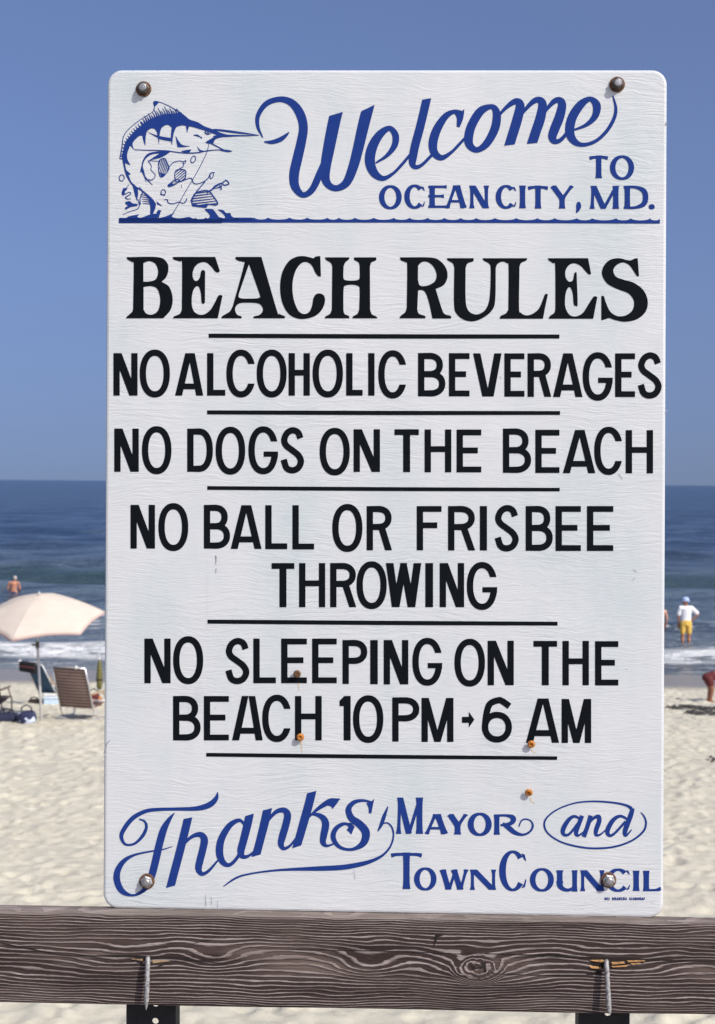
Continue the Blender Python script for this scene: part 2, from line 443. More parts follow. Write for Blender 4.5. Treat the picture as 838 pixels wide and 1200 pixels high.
        for j, i in zip(jj, ii):
            cs = ((X[i], Y[j], D[j, i]), (X[i+1], Y[j], D[j, i+1]), (X[i+1], Y[j+1], D[j+1, i+1]), (X[i], Y[j+1], D[j+1, i]))
            f = []
            for k in range(4):
                x, y, d = cs[k]; x2, y2, d2 = cs[(k+1) & 3]
                if d < 0: f.append(vid(x, y))
                if (d < 0) != (d2 < 0):
                    t = min(0.98, max(0.02, d/(d-d2))); f.append(vid(x+(x2-x)*t, y+(y2-y)*t))
            f = [v for k, v in enumerate(f) if v != f[k-1]]
            if len(f) >= 3: F.append(tuple(f[::-1]))
        P = np.array(V); u, v = sign_uv(P[:, 0], P[:, 1], off)
        co = np.stack([u, np.full(len(u), -off), v], -1)
        me = bpy.data.meshes.new(name); me.from_pydata(co.tolist(), [], F); me.materials.append(mat)
        o = link(bpy.data.objects.new(name, me), parent)
        if label: o['label'] = label
        return o
def outline(pts, n=5):
    """closed outline: Catmull-Rom through smooth points, broken at corners"""
    N = len(pts); cor = [len(p) > 2 for p in pts]
    if not any(cor):
        P = [p[:2] for p in pts]; q = spline([P[-2], P[-1]]+P+[P[0], P[1]], n)
        return [tuple(a) for a in q[2*n:2*n+N*n]]
    k0 = cor.index(True); pts = pts[k0:]+pts[:k0]+[pts[k0]]
    out = []; run = [pts[0][:2]]
    for p in pts[1:]:
        run.append(p[:2])
        if len(p) > 2:
            if len(run) == 2: out.append(run[0])
            else: out += [tuple(a) for a in spline(run, n)[:-1]]
            run = [p[:2]]
    return out
def arc(cx, cy, rx, ry, a0, a1, n=40, e=2.15):
    out = []
    for k in range(n+1):
        a = R(a0+(a1-a0)*k/n); c, si = math.cos(a), math.sin(a)
        out.append((cx+rx*math.copysign(abs(c)**(2/e), c), cy+ry*math.copysign(abs(si)**(2/e), si)))
    return out

# ---- block gothic, each letter in its own box
GW = 7.4
def gothic(I, ch, x0, x1, y0, y1, w=None, **o):
    w = w or GW; I.xf = (0, 0, 1.0); h = w/2
    cx, cy = (x0+x1)/2, (y0+y1)/2
    def para(xt, xb, wt, wb=None, ya=y0, yb=y1):
        wb = wb or wt; I.poly([(xt, ya), (xt+wt, ya), (xb+wb, yb), (xb, yb)], smooth=False)
    def ell(e=2.2): I.stroke([(p[0], p[1], w) for p in arc(cx, cy, (x1-x0)/2-h, (y1-y0)/2-h, 0, 360, 64, e)], closed=True, raw=True)
    def bowl(xa, xb, ya, yb, wd=w):
        hh = wd*0.94/2; rx = min((xb-xa)*0.62, (yb-ya)*0.62); ry = (yb-ya)/2-hh
        pts = [(xa, ya+hh)] + arc(xb-rx, (ya+yb)/2, rx-wd/2, ry, -90, 90, 24, 2.25) + [(xa, yb-hh)]
        I.stroke([(p[0], p[1], wd*0.94 if k in (0, len(pts)-1) else wd) for k, p in enumerate(pts)], raw=True)
    b = w*0.92
    if ch == 'I': I.rect(x0, y0, x1, y1)
    elif ch == 'L': I.rect(x0, y0, x0+w, y1); I.rect(x0, y1-b, x1, y1)
    elif ch in 'EF':
        m = o.get('m', (0.42, 0.57)); I.rect(x0, y0, x0+w, y1); I.rect(x0, y0, x1, y0+b)
        I.rect(x0, y0+(y1-y0)*m[0], x1-o.get('s', 4), y0+(y1-y0)*m[0]+b)
        if ch == 'E': I.rect(x0, y1-b, x1, y1)
    elif ch == 'H':
        I.rect(x0, y0, x0+w, y1); I.rect(x1-w, y0, x1, y1); m = o.get('m', 0.46); I.rect(x0, y0+(y1-y0)*m-h*0.92, x1, y0+(y1-y0)*m+h*0.92)
    elif ch == 'T': I.rect(x0, y0, x1, y0+b); I.rect(cx-w*0.55, y0, cx+w*0.55, y1)
    elif ch == 'N':
        I.rect(x0, y0, x0+w, y1); I.rect(x1-w, y0, x1, y1); para(x0, x1-w*1.3, w*1.3)
    elif ch == 'A':
        al, ar = o.get('apex', (cx-w*0.75, cx+w*0.75)); para(al, x0, w*1.05, w*1.12); para(ar-w*1.05, x1-w*1.12, w*1.05, w*1.12)
        m = o.get('m', (0.715, 0.85)); ya, yb = y0+(y1-y0)*m[0], y0+(y1-y0)*m[1]
        I.poly([(x0+(al-x0)*(1-m[0])+3, ya), (x1-(x1-ar)*(1-m[0])-3, ya), (x1-(x1-ar)*(1-m[1])-3, yb), (x0+(al-x0)*(1-m[1])+3, yb)], smooth=False)
    elif ch == 'V':
        bl, br = o.get('apex', (cx-w*0.85, cx+w*0.85)); para(x0, bl, w*1.15); para(x1-w*1.15, br-w*1.15, w*1.15)
    elif ch == 'W':
        q = (x1-x0)/4; ww = w*1.15
        para(x0, x0+q*0.68, ww*1.05); para(cx-ww*0.42, x0+q*0.68, ww*0.92, ww*1.05); para(cx-ww*0.5, x1-q*0.68-ww*1.05, ww*0.92, ww*1.05); para(x1-ww*1.05, x1-q*0.68-ww*1.05, ww*1.05)
    elif ch == 'M':
        I.rect(x0, y0, x0+w, y1); I.rect(x1-w, y0, x1, y1); para(x0, cx-w*0.5, w*1.15, w); para(x1-w*1.15, cx-w*0.5, w*1.15, w)
    elif ch in 'O0': ell()
    elif ch == 'C':
        ell(); I.rect(cx+1, y0+(y1-y0)*o.get('c', (0.30, 0.71))[0], x1+1, y0+(y1-y0)*o.get('c', (0.30, 0.71))[1], sub=True)
    elif ch == 'G':
        ell(); yt = y0+(y1-y0)*o.get('g', 0.525); I.rect(cx+1, y0+(y1-y0)*0.315, x1+1, yt, sub=True); I.rect(cx+0.5, yt, x1-0.2, yt+b*0.9)
        I.rect(x1-w, yt, x1-0.2, yt+w*0.9)
    elif ch == 'S':
        W_, H_ = (x1-x0)-w, (y1-y0)-w
        pp = [(0.97, 0.20), (0.83, 0.055), (0.52, 0), (0.20, 0.07), (0.035, 0.235), (0.14, 0.375), (0.47, 0.49), (0.84, 0.62), (1.0, 0.775), (0.84, 0.94), (0.50, 1), (0.17, 0.94), (0.0, 0.73)]
        I.stroke([(x0+h+a*W_, y0+h+c*H_, w) for a, c in pp], clip=[])
    elif ch in 'PR':
        yb = y0+(y1-y0)*0.54; I.rect(x0, y0, x0+w, y1); bowl(x0+h, x1-(0.5 if ch == 'R' else 0), y0, yb)
        if ch == 'R': para(x0+(x1-x0)*0.46, x1-w*1.1, w*1.1, ya=yb-2, yb=y1)
    elif ch == 'D': I.rect(x0, y0, x0+w, y1); bowl(x0+h, x1, y0, y1)
    elif ch == 'B':
        ym = y0+(y1-y0)*0.485; I.rect(x0, y0, x0+w, y1); bowl(x0+h, x1-(x1-x0)*0.09, y0, ym+h); bowl(x0+h, x1, ym-h*0.9, y1)
    elif ch == '1':
        I.rect(x1-w*1.1, y0, x1, y1); I.poly([(x1-w, y0), (x1-w*0.6, y0), (x1-w*0.6, y0+w*1.6), (x0, y0+w*1.6), (x0, y0+w*0.75)], smooth=False)
    elif ch == '6':
        yb0 = y0+(y1-y0)*0.32
        I.stroke([(p[0], p[1], w) for p in arc(cx, (yb0+y1)/2, (x1-x0)/2-h, (y1-yb0)/2-h, 0, 360, 56, 2.1)], closed=True, raw=True)
        I.stroke([(x1-h*0.75, y0+(y1-y0)*0.20, w), (cx+6, y0+h+0.8, w), (cx+1, y0+h, w), (cx-8, y0+h+4, w), (x0+h+2, cy-9, w), (x0+h, cy+6, w), (x0+h, (yb0+y1)/2+3, w)], butt=(True, False))
def gline(name, letters, pad, mat, parent, label):
    xs = [l[1] for l in letters]+[l[2] for l in letters]; ys = [l[3] for l in letters]+[l[4] for l in letters]
    I = Ink(min(xs)-3, min(ys)-4, max(xs)+3, max(ys)+4, 3.0)
    for l in letters: gothic(I, l[0], l[1], l[2], l[3], l[4], **(l[5] if len(l) > 5 else {}))
    return I.build(name, mat, parent, label=label)
# ================================================================== the sign
SIGN_ROT = Matrix(((E1[0], -EN[0], E2[0]), (E1[1], -EN[1], E2[1]), (E1[2], -EN[2], E2[2])))
sign = empty('beach_rules_sign', Vector(SIGN_C), SIGN_ROT.to_euler())
tag(sign, 'white painted plywood notice board with blue and black beach rules lettering', 'sign')

def panel_surface(s, co):
    """grain of the overlaid plywood that telegraphs through the paint"""
    wv = s.noise(s.mapping(co, (2.0, 1, 5.0)), 3, 4)
    sh = s.n('ShaderNodeVectorMath', operation='MULTIPLY_ADD')
    cx = s.n('ShaderNodeCombineXYZ'); s.l(s.math('MULTIPLY', wv, 0.05), cx.inputs[2])
    ad = s.n('ShaderNodeVectorMath', operation='ADD'); s.l(co, ad.inputs[0]); s.l(cx.outputs[0], ad.inputs[1])
    v = ad.outputs[0]
    g1 = s.noise(s.mapping(v, (15, 1, 200)), 1.0, 5, 0.65); g2 = s.noise(s.mapping(v, (40, 1, 420), (5, 0, 2)), 1.0, 2, 0.5)
    patch = s.smooth(s.noise(s.mapping(co, (3, 1, 5), (2, 0, 7)), 1.4, 3), 0.3, 0.7)
    h = s.math('ADD', s.math('MULTIPLY', g1, s.math('MULTIPLY_ADD', patch, 1.25, 0.05)), s.math('MULTIPLY', g2, 0.35))
    return h, g1
s = NT('white_sign_paint'); co = s.coord()
h, g1 = panel_surface(s, co)
spk = s.smooth(s.noise(s.mapping(co, (1, 1, 1), (4, 0, 9)), 130, 2, 0.5), 0.74, 0.80)
dirt = s.noise(s.mapping(co, (4, 1, 2.2), (1, 0, 3)), 1.6, 6, 0.65)
smud = s.smooth(s.noise(s.mapping(co, (10, 1, 4), (7, 0, 1)), 1.3, 5, 0.6), 0.60, 0.80)
drip = s.smooth(s.noise(s.mapping(co, (60, 1, 2.0), (3, 0, 4)), 1.0, 2, 0.5), 0.66, 0.80)
c0 = s.ramp(dirt, [(0.3, (0.495, 0.560, 0.560)), (0.5, (0.575, 0.600, 0.598)), (0.7, (0.618, 0.630, 0.622))])
c0 = s.mix(s.math('MULTIPLY', smud, 0.42), c0, (0.38, 0.42, 0.47, 1))
c0 = s.mix(s.math('MULTIPLY', drip, 0.12), c0, (0.36, 0.36, 0.37, 1))
c0 = s.mix(s.math('MULTIPLY', spk, 0.35), c0, (0.22, 0.23, 0.25, 1))
crease = s.smooth(g1, 0.36, 0.26)
c0 = s.mix(s.math('MULTIPLY', crease, 0.2), c0, (0.35, 0.37, 0.43, 1))
M_WHITE = s.set(color=c0, rough=0.55, spec=0.35, normal=s.bump(h, 0.6, 0.0018))
def paint(name, col, worn):
    s = NT(name); co = s.coord(); h, _ = panel_surface(s, co)
    n = s.noise(co, 60, 4, 0.6); chip = s.smooth(s.noise(s.mapping(co, (60, 1, 220)), 1.0, 4, 0.7), 0.70, 0.76)
    c = s.mix(n, col, tuple(min(1, a*1.35+0.002) for a in col[:3])+(1,))
    c = s.mix(s.math('MULTIPLY', chip, worn), c, (0.45, 0.46, 0.5, 1))
    return s.set(color=c, rough=0.55, spec=0.04, normal=s.bump(h, 0.35, 0.0014))
M_BLACK = paint('black_sign_paint', (0.0035, 0.005, 0.007, 1), 0.5)
M_BLUE = paint('blue_sign_paint', (0.012, 0.034, 0.165, 1), 0.35)
M_RUSTSTAIN = simple('rust_stain', (0.56, 0.47, 0.34), 0.7, var=0.08)
M_SCUFF = simple('grey_scuff', (0.26, 0.27, 0.30), 0.8, var=0.3, scale=300)

# ---- panel: rounded board 13 mm thick
def rounded(cs, r, n=8):
    out = []
    for i in range(4):
        p = np.array(cs[i]); a = np.array(cs[i-1])-p; b = np.array(cs[(i+1) % 4])-p
        a = a/np.linalg.norm(a); b = b/np.linalg.norm(b)
        c = p+(a+b)*r
        for k in range(n+1):
            t = k/n*math.pi/2
            out.append(c - b*r*math.cos(t) - a*r*math.sin(t) if True else None)
    return out
corners = [uv1(121.0, 1064.5), uv1(777.3, 1076), uv1(781.8, 81.8), uv1(126.2, 81.8)]
rc = 0.021
bm = bmesh.new()
rings = []
for ins, y in ((0.004, 0.0), (0.0015, 0.0008), (0.0, 0.003), (0.0, 0.0120), (0.001, 0.013)):
    cc = []
    cen = np.mean(corners, 0)
    for q in corners:
        q = np.array(q); cc.append(q - np.sign(q-cen)*ins)
    ring = rounded(cc, rc-ins)
    rings.append([bm.verts.new((p[0], y, p[1])) for p in ring])
n = len(rings[0])
for a, b in zip(rings[:-1], rings[1:]):
    for k in range(n): bm.faces.new((a[k], a[(k+1) % n], b[(k+1) % n], b[k]))
bm.faces.new(rings[0]); bm.faces.new(rings[-1][::-1])
panel = bm_obj('panel', bm, M_WHITE, sign)

# ---- the block lettering (letter, x0, x1, top, bottom in photograph pixels)
def L(s, *boxes, y=None):
    out = []
    for ch, b in zip(s, boxes):
        x0, x1 = b[0], b[1]; rest = [q for q in b[2:] if not isinstance(q, dict)]; op = [q for q in b[2:] if isinstance(q, dict)]
        y0, y1 = rest if rest else y
        out.append((ch, x0, x1, y0, y1, *op))
    return out
o1 = (409.6, 465.8)
gline('rule_lettering', L('NOALCOHOLICBEVERAGES', (133, 161.3), (163.8, 199.2, *o1), (205.2, 238.3, {'apex': (217.2, 228.3)}), (242.8, 264.1), (265.4, 299.6, *o1), (300.9, 336, *o1),
      (338.3, 363.2), (366.4, 402, *o1), (405.8, 425), (431.6, 439), (443.4, 477, 410.4, 467), (490, 522, 413.6, 464.4), (526.2, 550.3, 413.8, 464.4), (554.5, 587.9, 414, 464.6, {'apex': (565.3, 578.6)}),
      (591.2, 614.7, 414, 464.8), (618.4, 646.2, 414, 465), (648.2, 682.8, 414, 465.2, {'apex': (660.2, 671)}), (683, 718.2, 412.7, 469.6), (721, 744.3, 414, 465.2), (747.3, 775.5, 412.8, 467.2), y=(413.8, 463.6)),
      0, M_BLACK, sign, 'black line reading NO ALCOHOLIC BEVERAGES')
gline('rule_lettering', L('NODOGSONTHEBEACH', (134, 162.7), (166.4, 201, 499.3, 555.7), (219.5, 249.6), (252.8, 287.4, 500, 556.2), (291.2, 326, 499.5, 555.8), (328.8, 356.4, 500.5, 554.8),
      (374.7, 410, 501.3, 557.1), (414.5, 445.4, 503, 553), (462.4, 490.9, 503, 553.2), (497.7, 529, 503.2, 553.4), (535.2, 564.1, 503.3, 553.5), (589.5, 622.5, 502.2, 554), (627.5, 655.7, 503.6, 554.2),
      (659.7, 697.7, 503.8, 554.5, {'apex': (674, 685.2)}), (696.5, 730, 500, 556.6), (733.4, 765.4, 504, 554.6), y=(502.2, 552.8)), 0, M_BLACK, sign, 'black line reading NO DOGS ON THE BEACH')
gline('rule_lettering', L('NOBALLORFRISBEE', (153, 181.7), (185.7, 220.7, 589.5, 645.8), (239, 269.7), (270.4, 306.6, 592, 643.2, {'apex': (283, 294.5)}), (311, 336.7, 592, 643.5), (342.8, 368.2, 592, 643.8), (389.5, 424.8, 590.5, 646.8),
      (429.8, 459.5, 593, 644.8), (488.5, 517.5, 593, 644.8, {'m': (0.37, 0.5), 's': 5}), (525.2, 557, 593, 645), (562.5, 570.8, 593, 645), (579.6, 608, 591.7, 646.3), (616.2, 647.8, 593, 645.4), (651.2, 680.8, 593, 645.6), (688, 718.8, 593, 645.6), y=(591.6, 642.8)),
      0, M_BLACK, sign, 'black line reading NO BALL OR FRISBEE')
gline('rule_lettering', L('THROWING', (318.4, 345), (350.6, 381.2), (387, 417.6), (417.9, 453.3, 657.7, 713.8), (452.3, 493.8), (498.6, 507.6), (515.4, 544), (547.2, 582.8, 658.5, 714.8), y=(659.8, 711.5)), 0, M_BLACK, sign, 'black line reading THROWING')
gline('rule_lettering', L('NOSLEEPINGONTHE', (169.3, 200), (203, 238.2, 745.5, 801.8), (264, 292.3, 747.5, 801.8), (297, 323.4), (329.6, 359.7), (365.9, 394.7), (401.5, 430.5, 750, 801.5), (434, 442.8, 750, 801.8), (449.8, 478.6, 750, 802), (483.4, 518.4, 747.4, 803.6),
      (532.7, 568.4, 748.5, 804.6), (571.6, 602.2, 750.8, 803), (625.3, 653, 751, 803), (659.3, 690.2, 751, 803), (697.5, 724.7, 751.3, 803.2), y=(748.3, 800.6)), 0, M_BLACK, sign, 'black line reading NO SLEEPING ON THE')
II = L('BEACH10PM6AM', (202.9, 235.2), (239, 268.3), (272, 308, {'apex': (283.5, 299.2)}), (307.4, 341.7, 814, 869.6), (345.8, 377.1), (398, 411), (413.8, 449.3, 814.7, 870.6), (459.8, 491.5, 817.2, 869), (494.1, 531.5, 817.8, 869.4),
       (564.9, 600, 817, 870.2), (616.4, 655.3, 818.5, 870.4, {'apex': (630.2, 642.8)}), (658.3, 692.9, 819, 870.6), y=(815.6, 867.6))
I = Ink(200, 810, 697, 876, 3.0)
for l in II: gothic(I, *l[:5], **(l[5] if len(l) > 5 else {}))
I.poly([(541.5, 840), (549.5, 840), (549.5, 834), (556, 843.4), (549.5, 852.6), (549.5, 847), (541.5, 847)], smooth=False)
I.build('rule_lettering', M_BLACK, sign, label='black line reading BEACH 10 PM, arrow, 6 AM')
for (xa, ya, xb, yb, t) in ((244.6, 393.4, 655.7, 394.3, 4.9), (242.8, 483.2, 656.4, 483.9, 4.7), (243, 571.8, 656, 573.7, 4.3), (243.3, 728.4, 653.5, 730.8, 4.7), (241.8, 884.4, 653, 888.4, 4.3)):
    I = Ink(xa-3, ya-5, xb+3, yb+5, 3.0)
    I.stroke([(xa, ya, t), ((xa+xb)/2, (ya+yb)/2+0.3, t*1.06), (xb, yb, t*0.95)], n=6)
    I.build('divider_line', M_BLACK, sign)

# ---- BEACH RULES, heavy latin serif
I = Ink(144, 296, 765, 384, 3.5)
I.at(140, 290, 3.99)
I.poly([(35, 45, 1), (180, 45), (222, 70), (229, 105), (218, 140), (197, 160, 1), (232, 183), (249, 235), (240, 290), (205, 331, 1), (30, 331, 1), (36, 322), (60, 300), (64, 285, 1), (67, 85), (62, 70), (44, 60), (35, 52)])   # B
I.poly([(112, 72, 1), (140, 64), (168, 76), (181, 112), (170, 148), (140, 159), (112, 160, 1)], sub=True)
I.poly([(113, 184, 1), (150, 181), (178, 195), (191, 245), (180, 295), (152, 314), (125, 308), (113, 290, 1)], sub=True)
I.poly([(250, 44, 1), (448, 44, 1), (470, 110, 1), (462, 118, 1), (448, 112), (430, 90), (405, 70), (375, 72), (352, 92), (342, 125), (348, 150), (362, 156), (376, 140), (382, 112), (392, 105), (401, 112, 1), (400, 258, 1), (392, 264), (384, 255), (381, 215), (372, 185), (358, 183), (344, 205), (338, 250), (344, 290), (366, 312), (395, 313), (425, 292), (450, 250), (462, 226), (474, 222), (482, 226, 1), (460, 331, 1), (250, 331, 1), (256, 322), (282, 310), (292, 290, 1), (293, 80), (284, 66), (258, 58), (250, 50)])   # E
I.poly([(543, 44, 1), (664, 44, 1), (735, 290), (748, 310), (773, 322), (773, 331, 1), (627, 331, 1), (629, 322), (655, 315), (670, 297), (668, 278), (650, 262), (610, 258), (565, 260), (545, 275), (541, 295), (552, 315), (571, 322), (571, 331, 1), (477, 331, 1), (482, 320), (515, 300), (530, 275, 1), (582, 85), (578, 68), (556, 62), (544, 54)])   # A
I.poly([(606, 78, 1), (656, 220), (655, 233), (640, 238), (600, 239), (572, 238), (558, 232), (558, 218, 1)], sub=True)
I.at(300, 290, 3.99)
I.poly([(301, 40, 1), (304, 135, 1), (292, 134), (278, 118), (262, 85), (238, 68), (212, 74), (185, 110), (171, 170), (176, 240), (198, 295), (225, 311), (250, 300), (263, 270), (268, 240), (280, 219), (300, 215), (318, 225), (323, 250), (312, 285), (285, 315), (245, 331), (200, 333), (155, 312), (124, 260), (113, 190), (122, 120), (150, 68), (185, 45), (220, 40), (252, 46), (268, 50), (280, 42)])   # C
I.poly([(323, 46, 1), (436, 46, 1), (436, 54), (418, 70), (410, 88, 1), (409, 140), (418, 152), (446, 155), (475, 152), (485, 140), (485, 88, 1), (480, 70), (460, 58), (459, 46, 1), (563, 46, 1), (561, 60), (540, 70), (533, 90, 1), (534, 290, 1), (542, 312), (562, 322), (569, 331, 1), (452, 331, 1), (454, 322), (474, 310), (483, 290, 1), (485, 200), (478, 180), (448, 174), (420, 178), (410, 195), (409, 290, 1), (414, 310), (434, 320), (437, 331, 1), (322, 331, 1), (326, 322), (346, 310), (355, 290, 1), (357, 90, 1), (350, 72), (328, 58)])   # H
I.at(460, 290, 3.99)
I.poly([(35, 46, 1), (180, 47), (225, 65), (252, 100), (257, 140), (240, 175), (202, 194, 1), (232, 290), (246, 312), (272, 320), (274, 332, 1), (187, 332, 1), (172, 262), (155, 212), (138, 199), (120, 200, 1), (116, 290, 1), (124, 310), (152, 320), (154, 331, 1), (33, 331, 1), (38, 320), (60, 302), (67, 280, 1), (69, 90), (62, 70), (40, 60)])   # R
I.poly([(120, 85, 1), (138, 68), (165, 68), (192, 90), (206, 125), (200, 155), (175, 174), (145, 181), (126, 175), (119, 150, 1)], sub=True)
I.poly([(255, 50, 1), (379, 50, 1), (378, 64), (352, 74), (342, 95, 1), (342, 240), (352, 290), (376, 310), (405, 311), (435, 290), (452, 250), (458, 190, 1), (459, 95), (450, 74), (428, 62), (421, 50, 1), (629, 50, 1), (627, 60), (602, 72), (594, 90, 1), (592, 280), (600, 305), (625, 317), (655, 310), (685, 285), (703, 245), (714, 218), (727, 219, 1), (716, 270), (704, 333, 1), (502, 333, 1), (506, 320), (530, 308), (542, 290, 1), (543, 95), (535, 74), (515, 66), (492, 76), (483, 95, 1), (481, 240), (468, 290), (430, 325), (380, 345), (335, 338), (300, 310), (288, 265), (289, 95, 1), (282, 74), (258, 60)])   # U and L run together
I.at(570, 290, 3.99)
I.poly([(288, 50, 1), (476, 50, 1), (490, 124, 1), (480, 126), (465, 112), (440, 85), (410, 74), (385, 84), (370, 110), (372, 142), (388, 160), (405, 152), (412, 120), (422, 115, 1), (427, 260), (420, 273), (409, 265), (404, 215), (392, 186), (378, 195), (369, 230), (370, 280), (390, 315), (420, 322), (452, 305), (480, 262), (500, 232), (512, 228), (519, 233, 1), (500, 333, 1), (291, 333, 1), (298, 320), (318, 305), (323, 285, 1), (322, 90), (312, 74), (292, 60)])   # E
I.poly([(708, 50, 1), (714, 134, 1), (704, 133), (690, 112), (668, 82), (640, 70), (612, 80), (594, 105), (605, 135), (640, 150), (690, 165), (735, 200), (755, 250), (745, 300), (705, 335), (650, 347), (605, 340), (575, 330), (555, 336), (538, 340, 1), (538, 226, 1), (550, 228), (558, 255), (580, 300), (615, 321), (655, 316), (685, 290), (690, 250), (665, 215), (615, 195), (565, 168), (541, 125), (550, 85), (580, 57), (620, 50), (655, 58), (675, 60), (692, 52)])   # S
I.build('title_lettering', M_BLACK, sign, label='heavy black serif heading reading BEACH RULES')

# ---- Welcome, brush script
I = Ink(295, 105, 728, 238, 4.0)
I.at(290, 80, 3.643)
I.stroke([(66, 296, 4), (45, 250, 14), (46, 200, 19), (82, 150, 23), (140, 132, 24), (190, 148, 32), (224, 192, 38), (239, 250, 38), (231, 310, 40), (215, 380, 42), (200, 450, 42), (204, 505, 36), (237, 541, 24), (276, 518, 28), (308, 452, 30), (334, 385, 22)], butt=(True, False))
I.stroke([(72, 314, 6), (105, 315, 17), (140, 304, 20), (165, 286, 13), (178, 272, 3)])
I.stroke([(384, 170, 53), (368, 240, 52), (350, 330, 50), (334, 420, 44), (334, 475, 36), (355, 505, 28), (388, 511, 27), (425, 485, 36), (452, 420, 42), (472, 345, 45), (494, 250, 48), (519, 150, 50)], clip=[(350, 203, 407, 186), (488, 182, 541, 157)][:0])
I.poly([(330, 150), (380, 120), (560, 60), (560, 150), (541, 157), (488, 182), (407, 186), (350, 203), (330, 209)], sub=True, smooth=False)
I.poly([(407, 186), (488, 100), (488, 182), (470, 250), (400, 250)][:0] or [(409, 140), (420, 150), (420, 187), (407, 187)], sub=True, smooth=False)
I.poly([(470, 150), (487, 150), (487, 186), (470, 200)], sub=True, smooth=False)
I.stroke([(548, 404, 7), (595, 373, 16), (628, 330, 26), (632, 285, 28), (606, 256, 22), (566, 282, 34), (534, 335, 42), (523, 395, 43), (540, 445, 36), (578, 470, 22), (622, 449, 13), (662, 408, 13), (692, 372, 12)], butt=(True, False))
I.stroke([(770, 112, 36), (752, 190, 36), (735, 260, 36), (716, 330, 36), (706, 385, 34), (706, 412, 24), (722, 422, 18), (748, 410, 14), (786, 372, 13)], clip=[(750, 133, 787, 127)], butt=(True, False))
I.at(500, 80, 2.89)
I.poly([(128, 138, 1), (124, 170), (112, 200, 1), (102, 198, 1), (102, 168), (92, 150, 1), (112, 149)])
I.stroke([(118, 148, 10), (92, 147, 14), (64, 163, 22), (36, 205, 29), (22, 250, 30), (26, 285, 26), (50, 303, 19), (82, 286, 11), (110, 258, 10), (130, 236, 9)])
I.stroke([(216, 130, 17), (182, 146, 28), (152, 195, 30), (142, 240, 30), (150, 266, 24), (174, 276, 19), (205, 253, 26), (231, 205, 29), (238, 163, 28), (232, 138, 22), (216, 130, 17)], closed=True)
I.stroke([(240, 166, 8), (264, 138, 12), (290, 117, 18), (308, 112, 22), (317, 128, 30), (308, 170, 33), (293, 220, 33), (276, 275, 33)], clip=[(297, 258, 263, 262)])
I.stroke([(310, 172, 8), (336, 138, 12), (362, 112, 18), (382, 107, 22), (393, 124, 29), (385, 170, 33), (370, 215, 33), (352, 270, 33)], clip=[(372, 253, 338, 256)])
I.stroke([(388, 165, 8), (410, 135, 12), (432, 112, 18), (450, 108, 22), (459, 124, 28), (450, 165, 32), (434, 205, 32), (426, 232, 28), (434, 248, 18), (455, 242, 14), (478, 215, 11), (494, 196, 9)], butt=(True, False))
I.stroke([(496, 210, 6), (540, 192, 13), (570, 163, 22), (576, 125, 27), (553, 104, 17), (520, 125, 28), (492, 170, 31), (485, 215, 31), (498, 245, 24), (527, 259, 14), (570, 248, 12), (608, 215, 12), (634, 172, 12), (641, 135, 10), (631, 93, 4)])
I.build('welcome_lettering', M_BLUE, sign, label='large blue script reading Welcome')

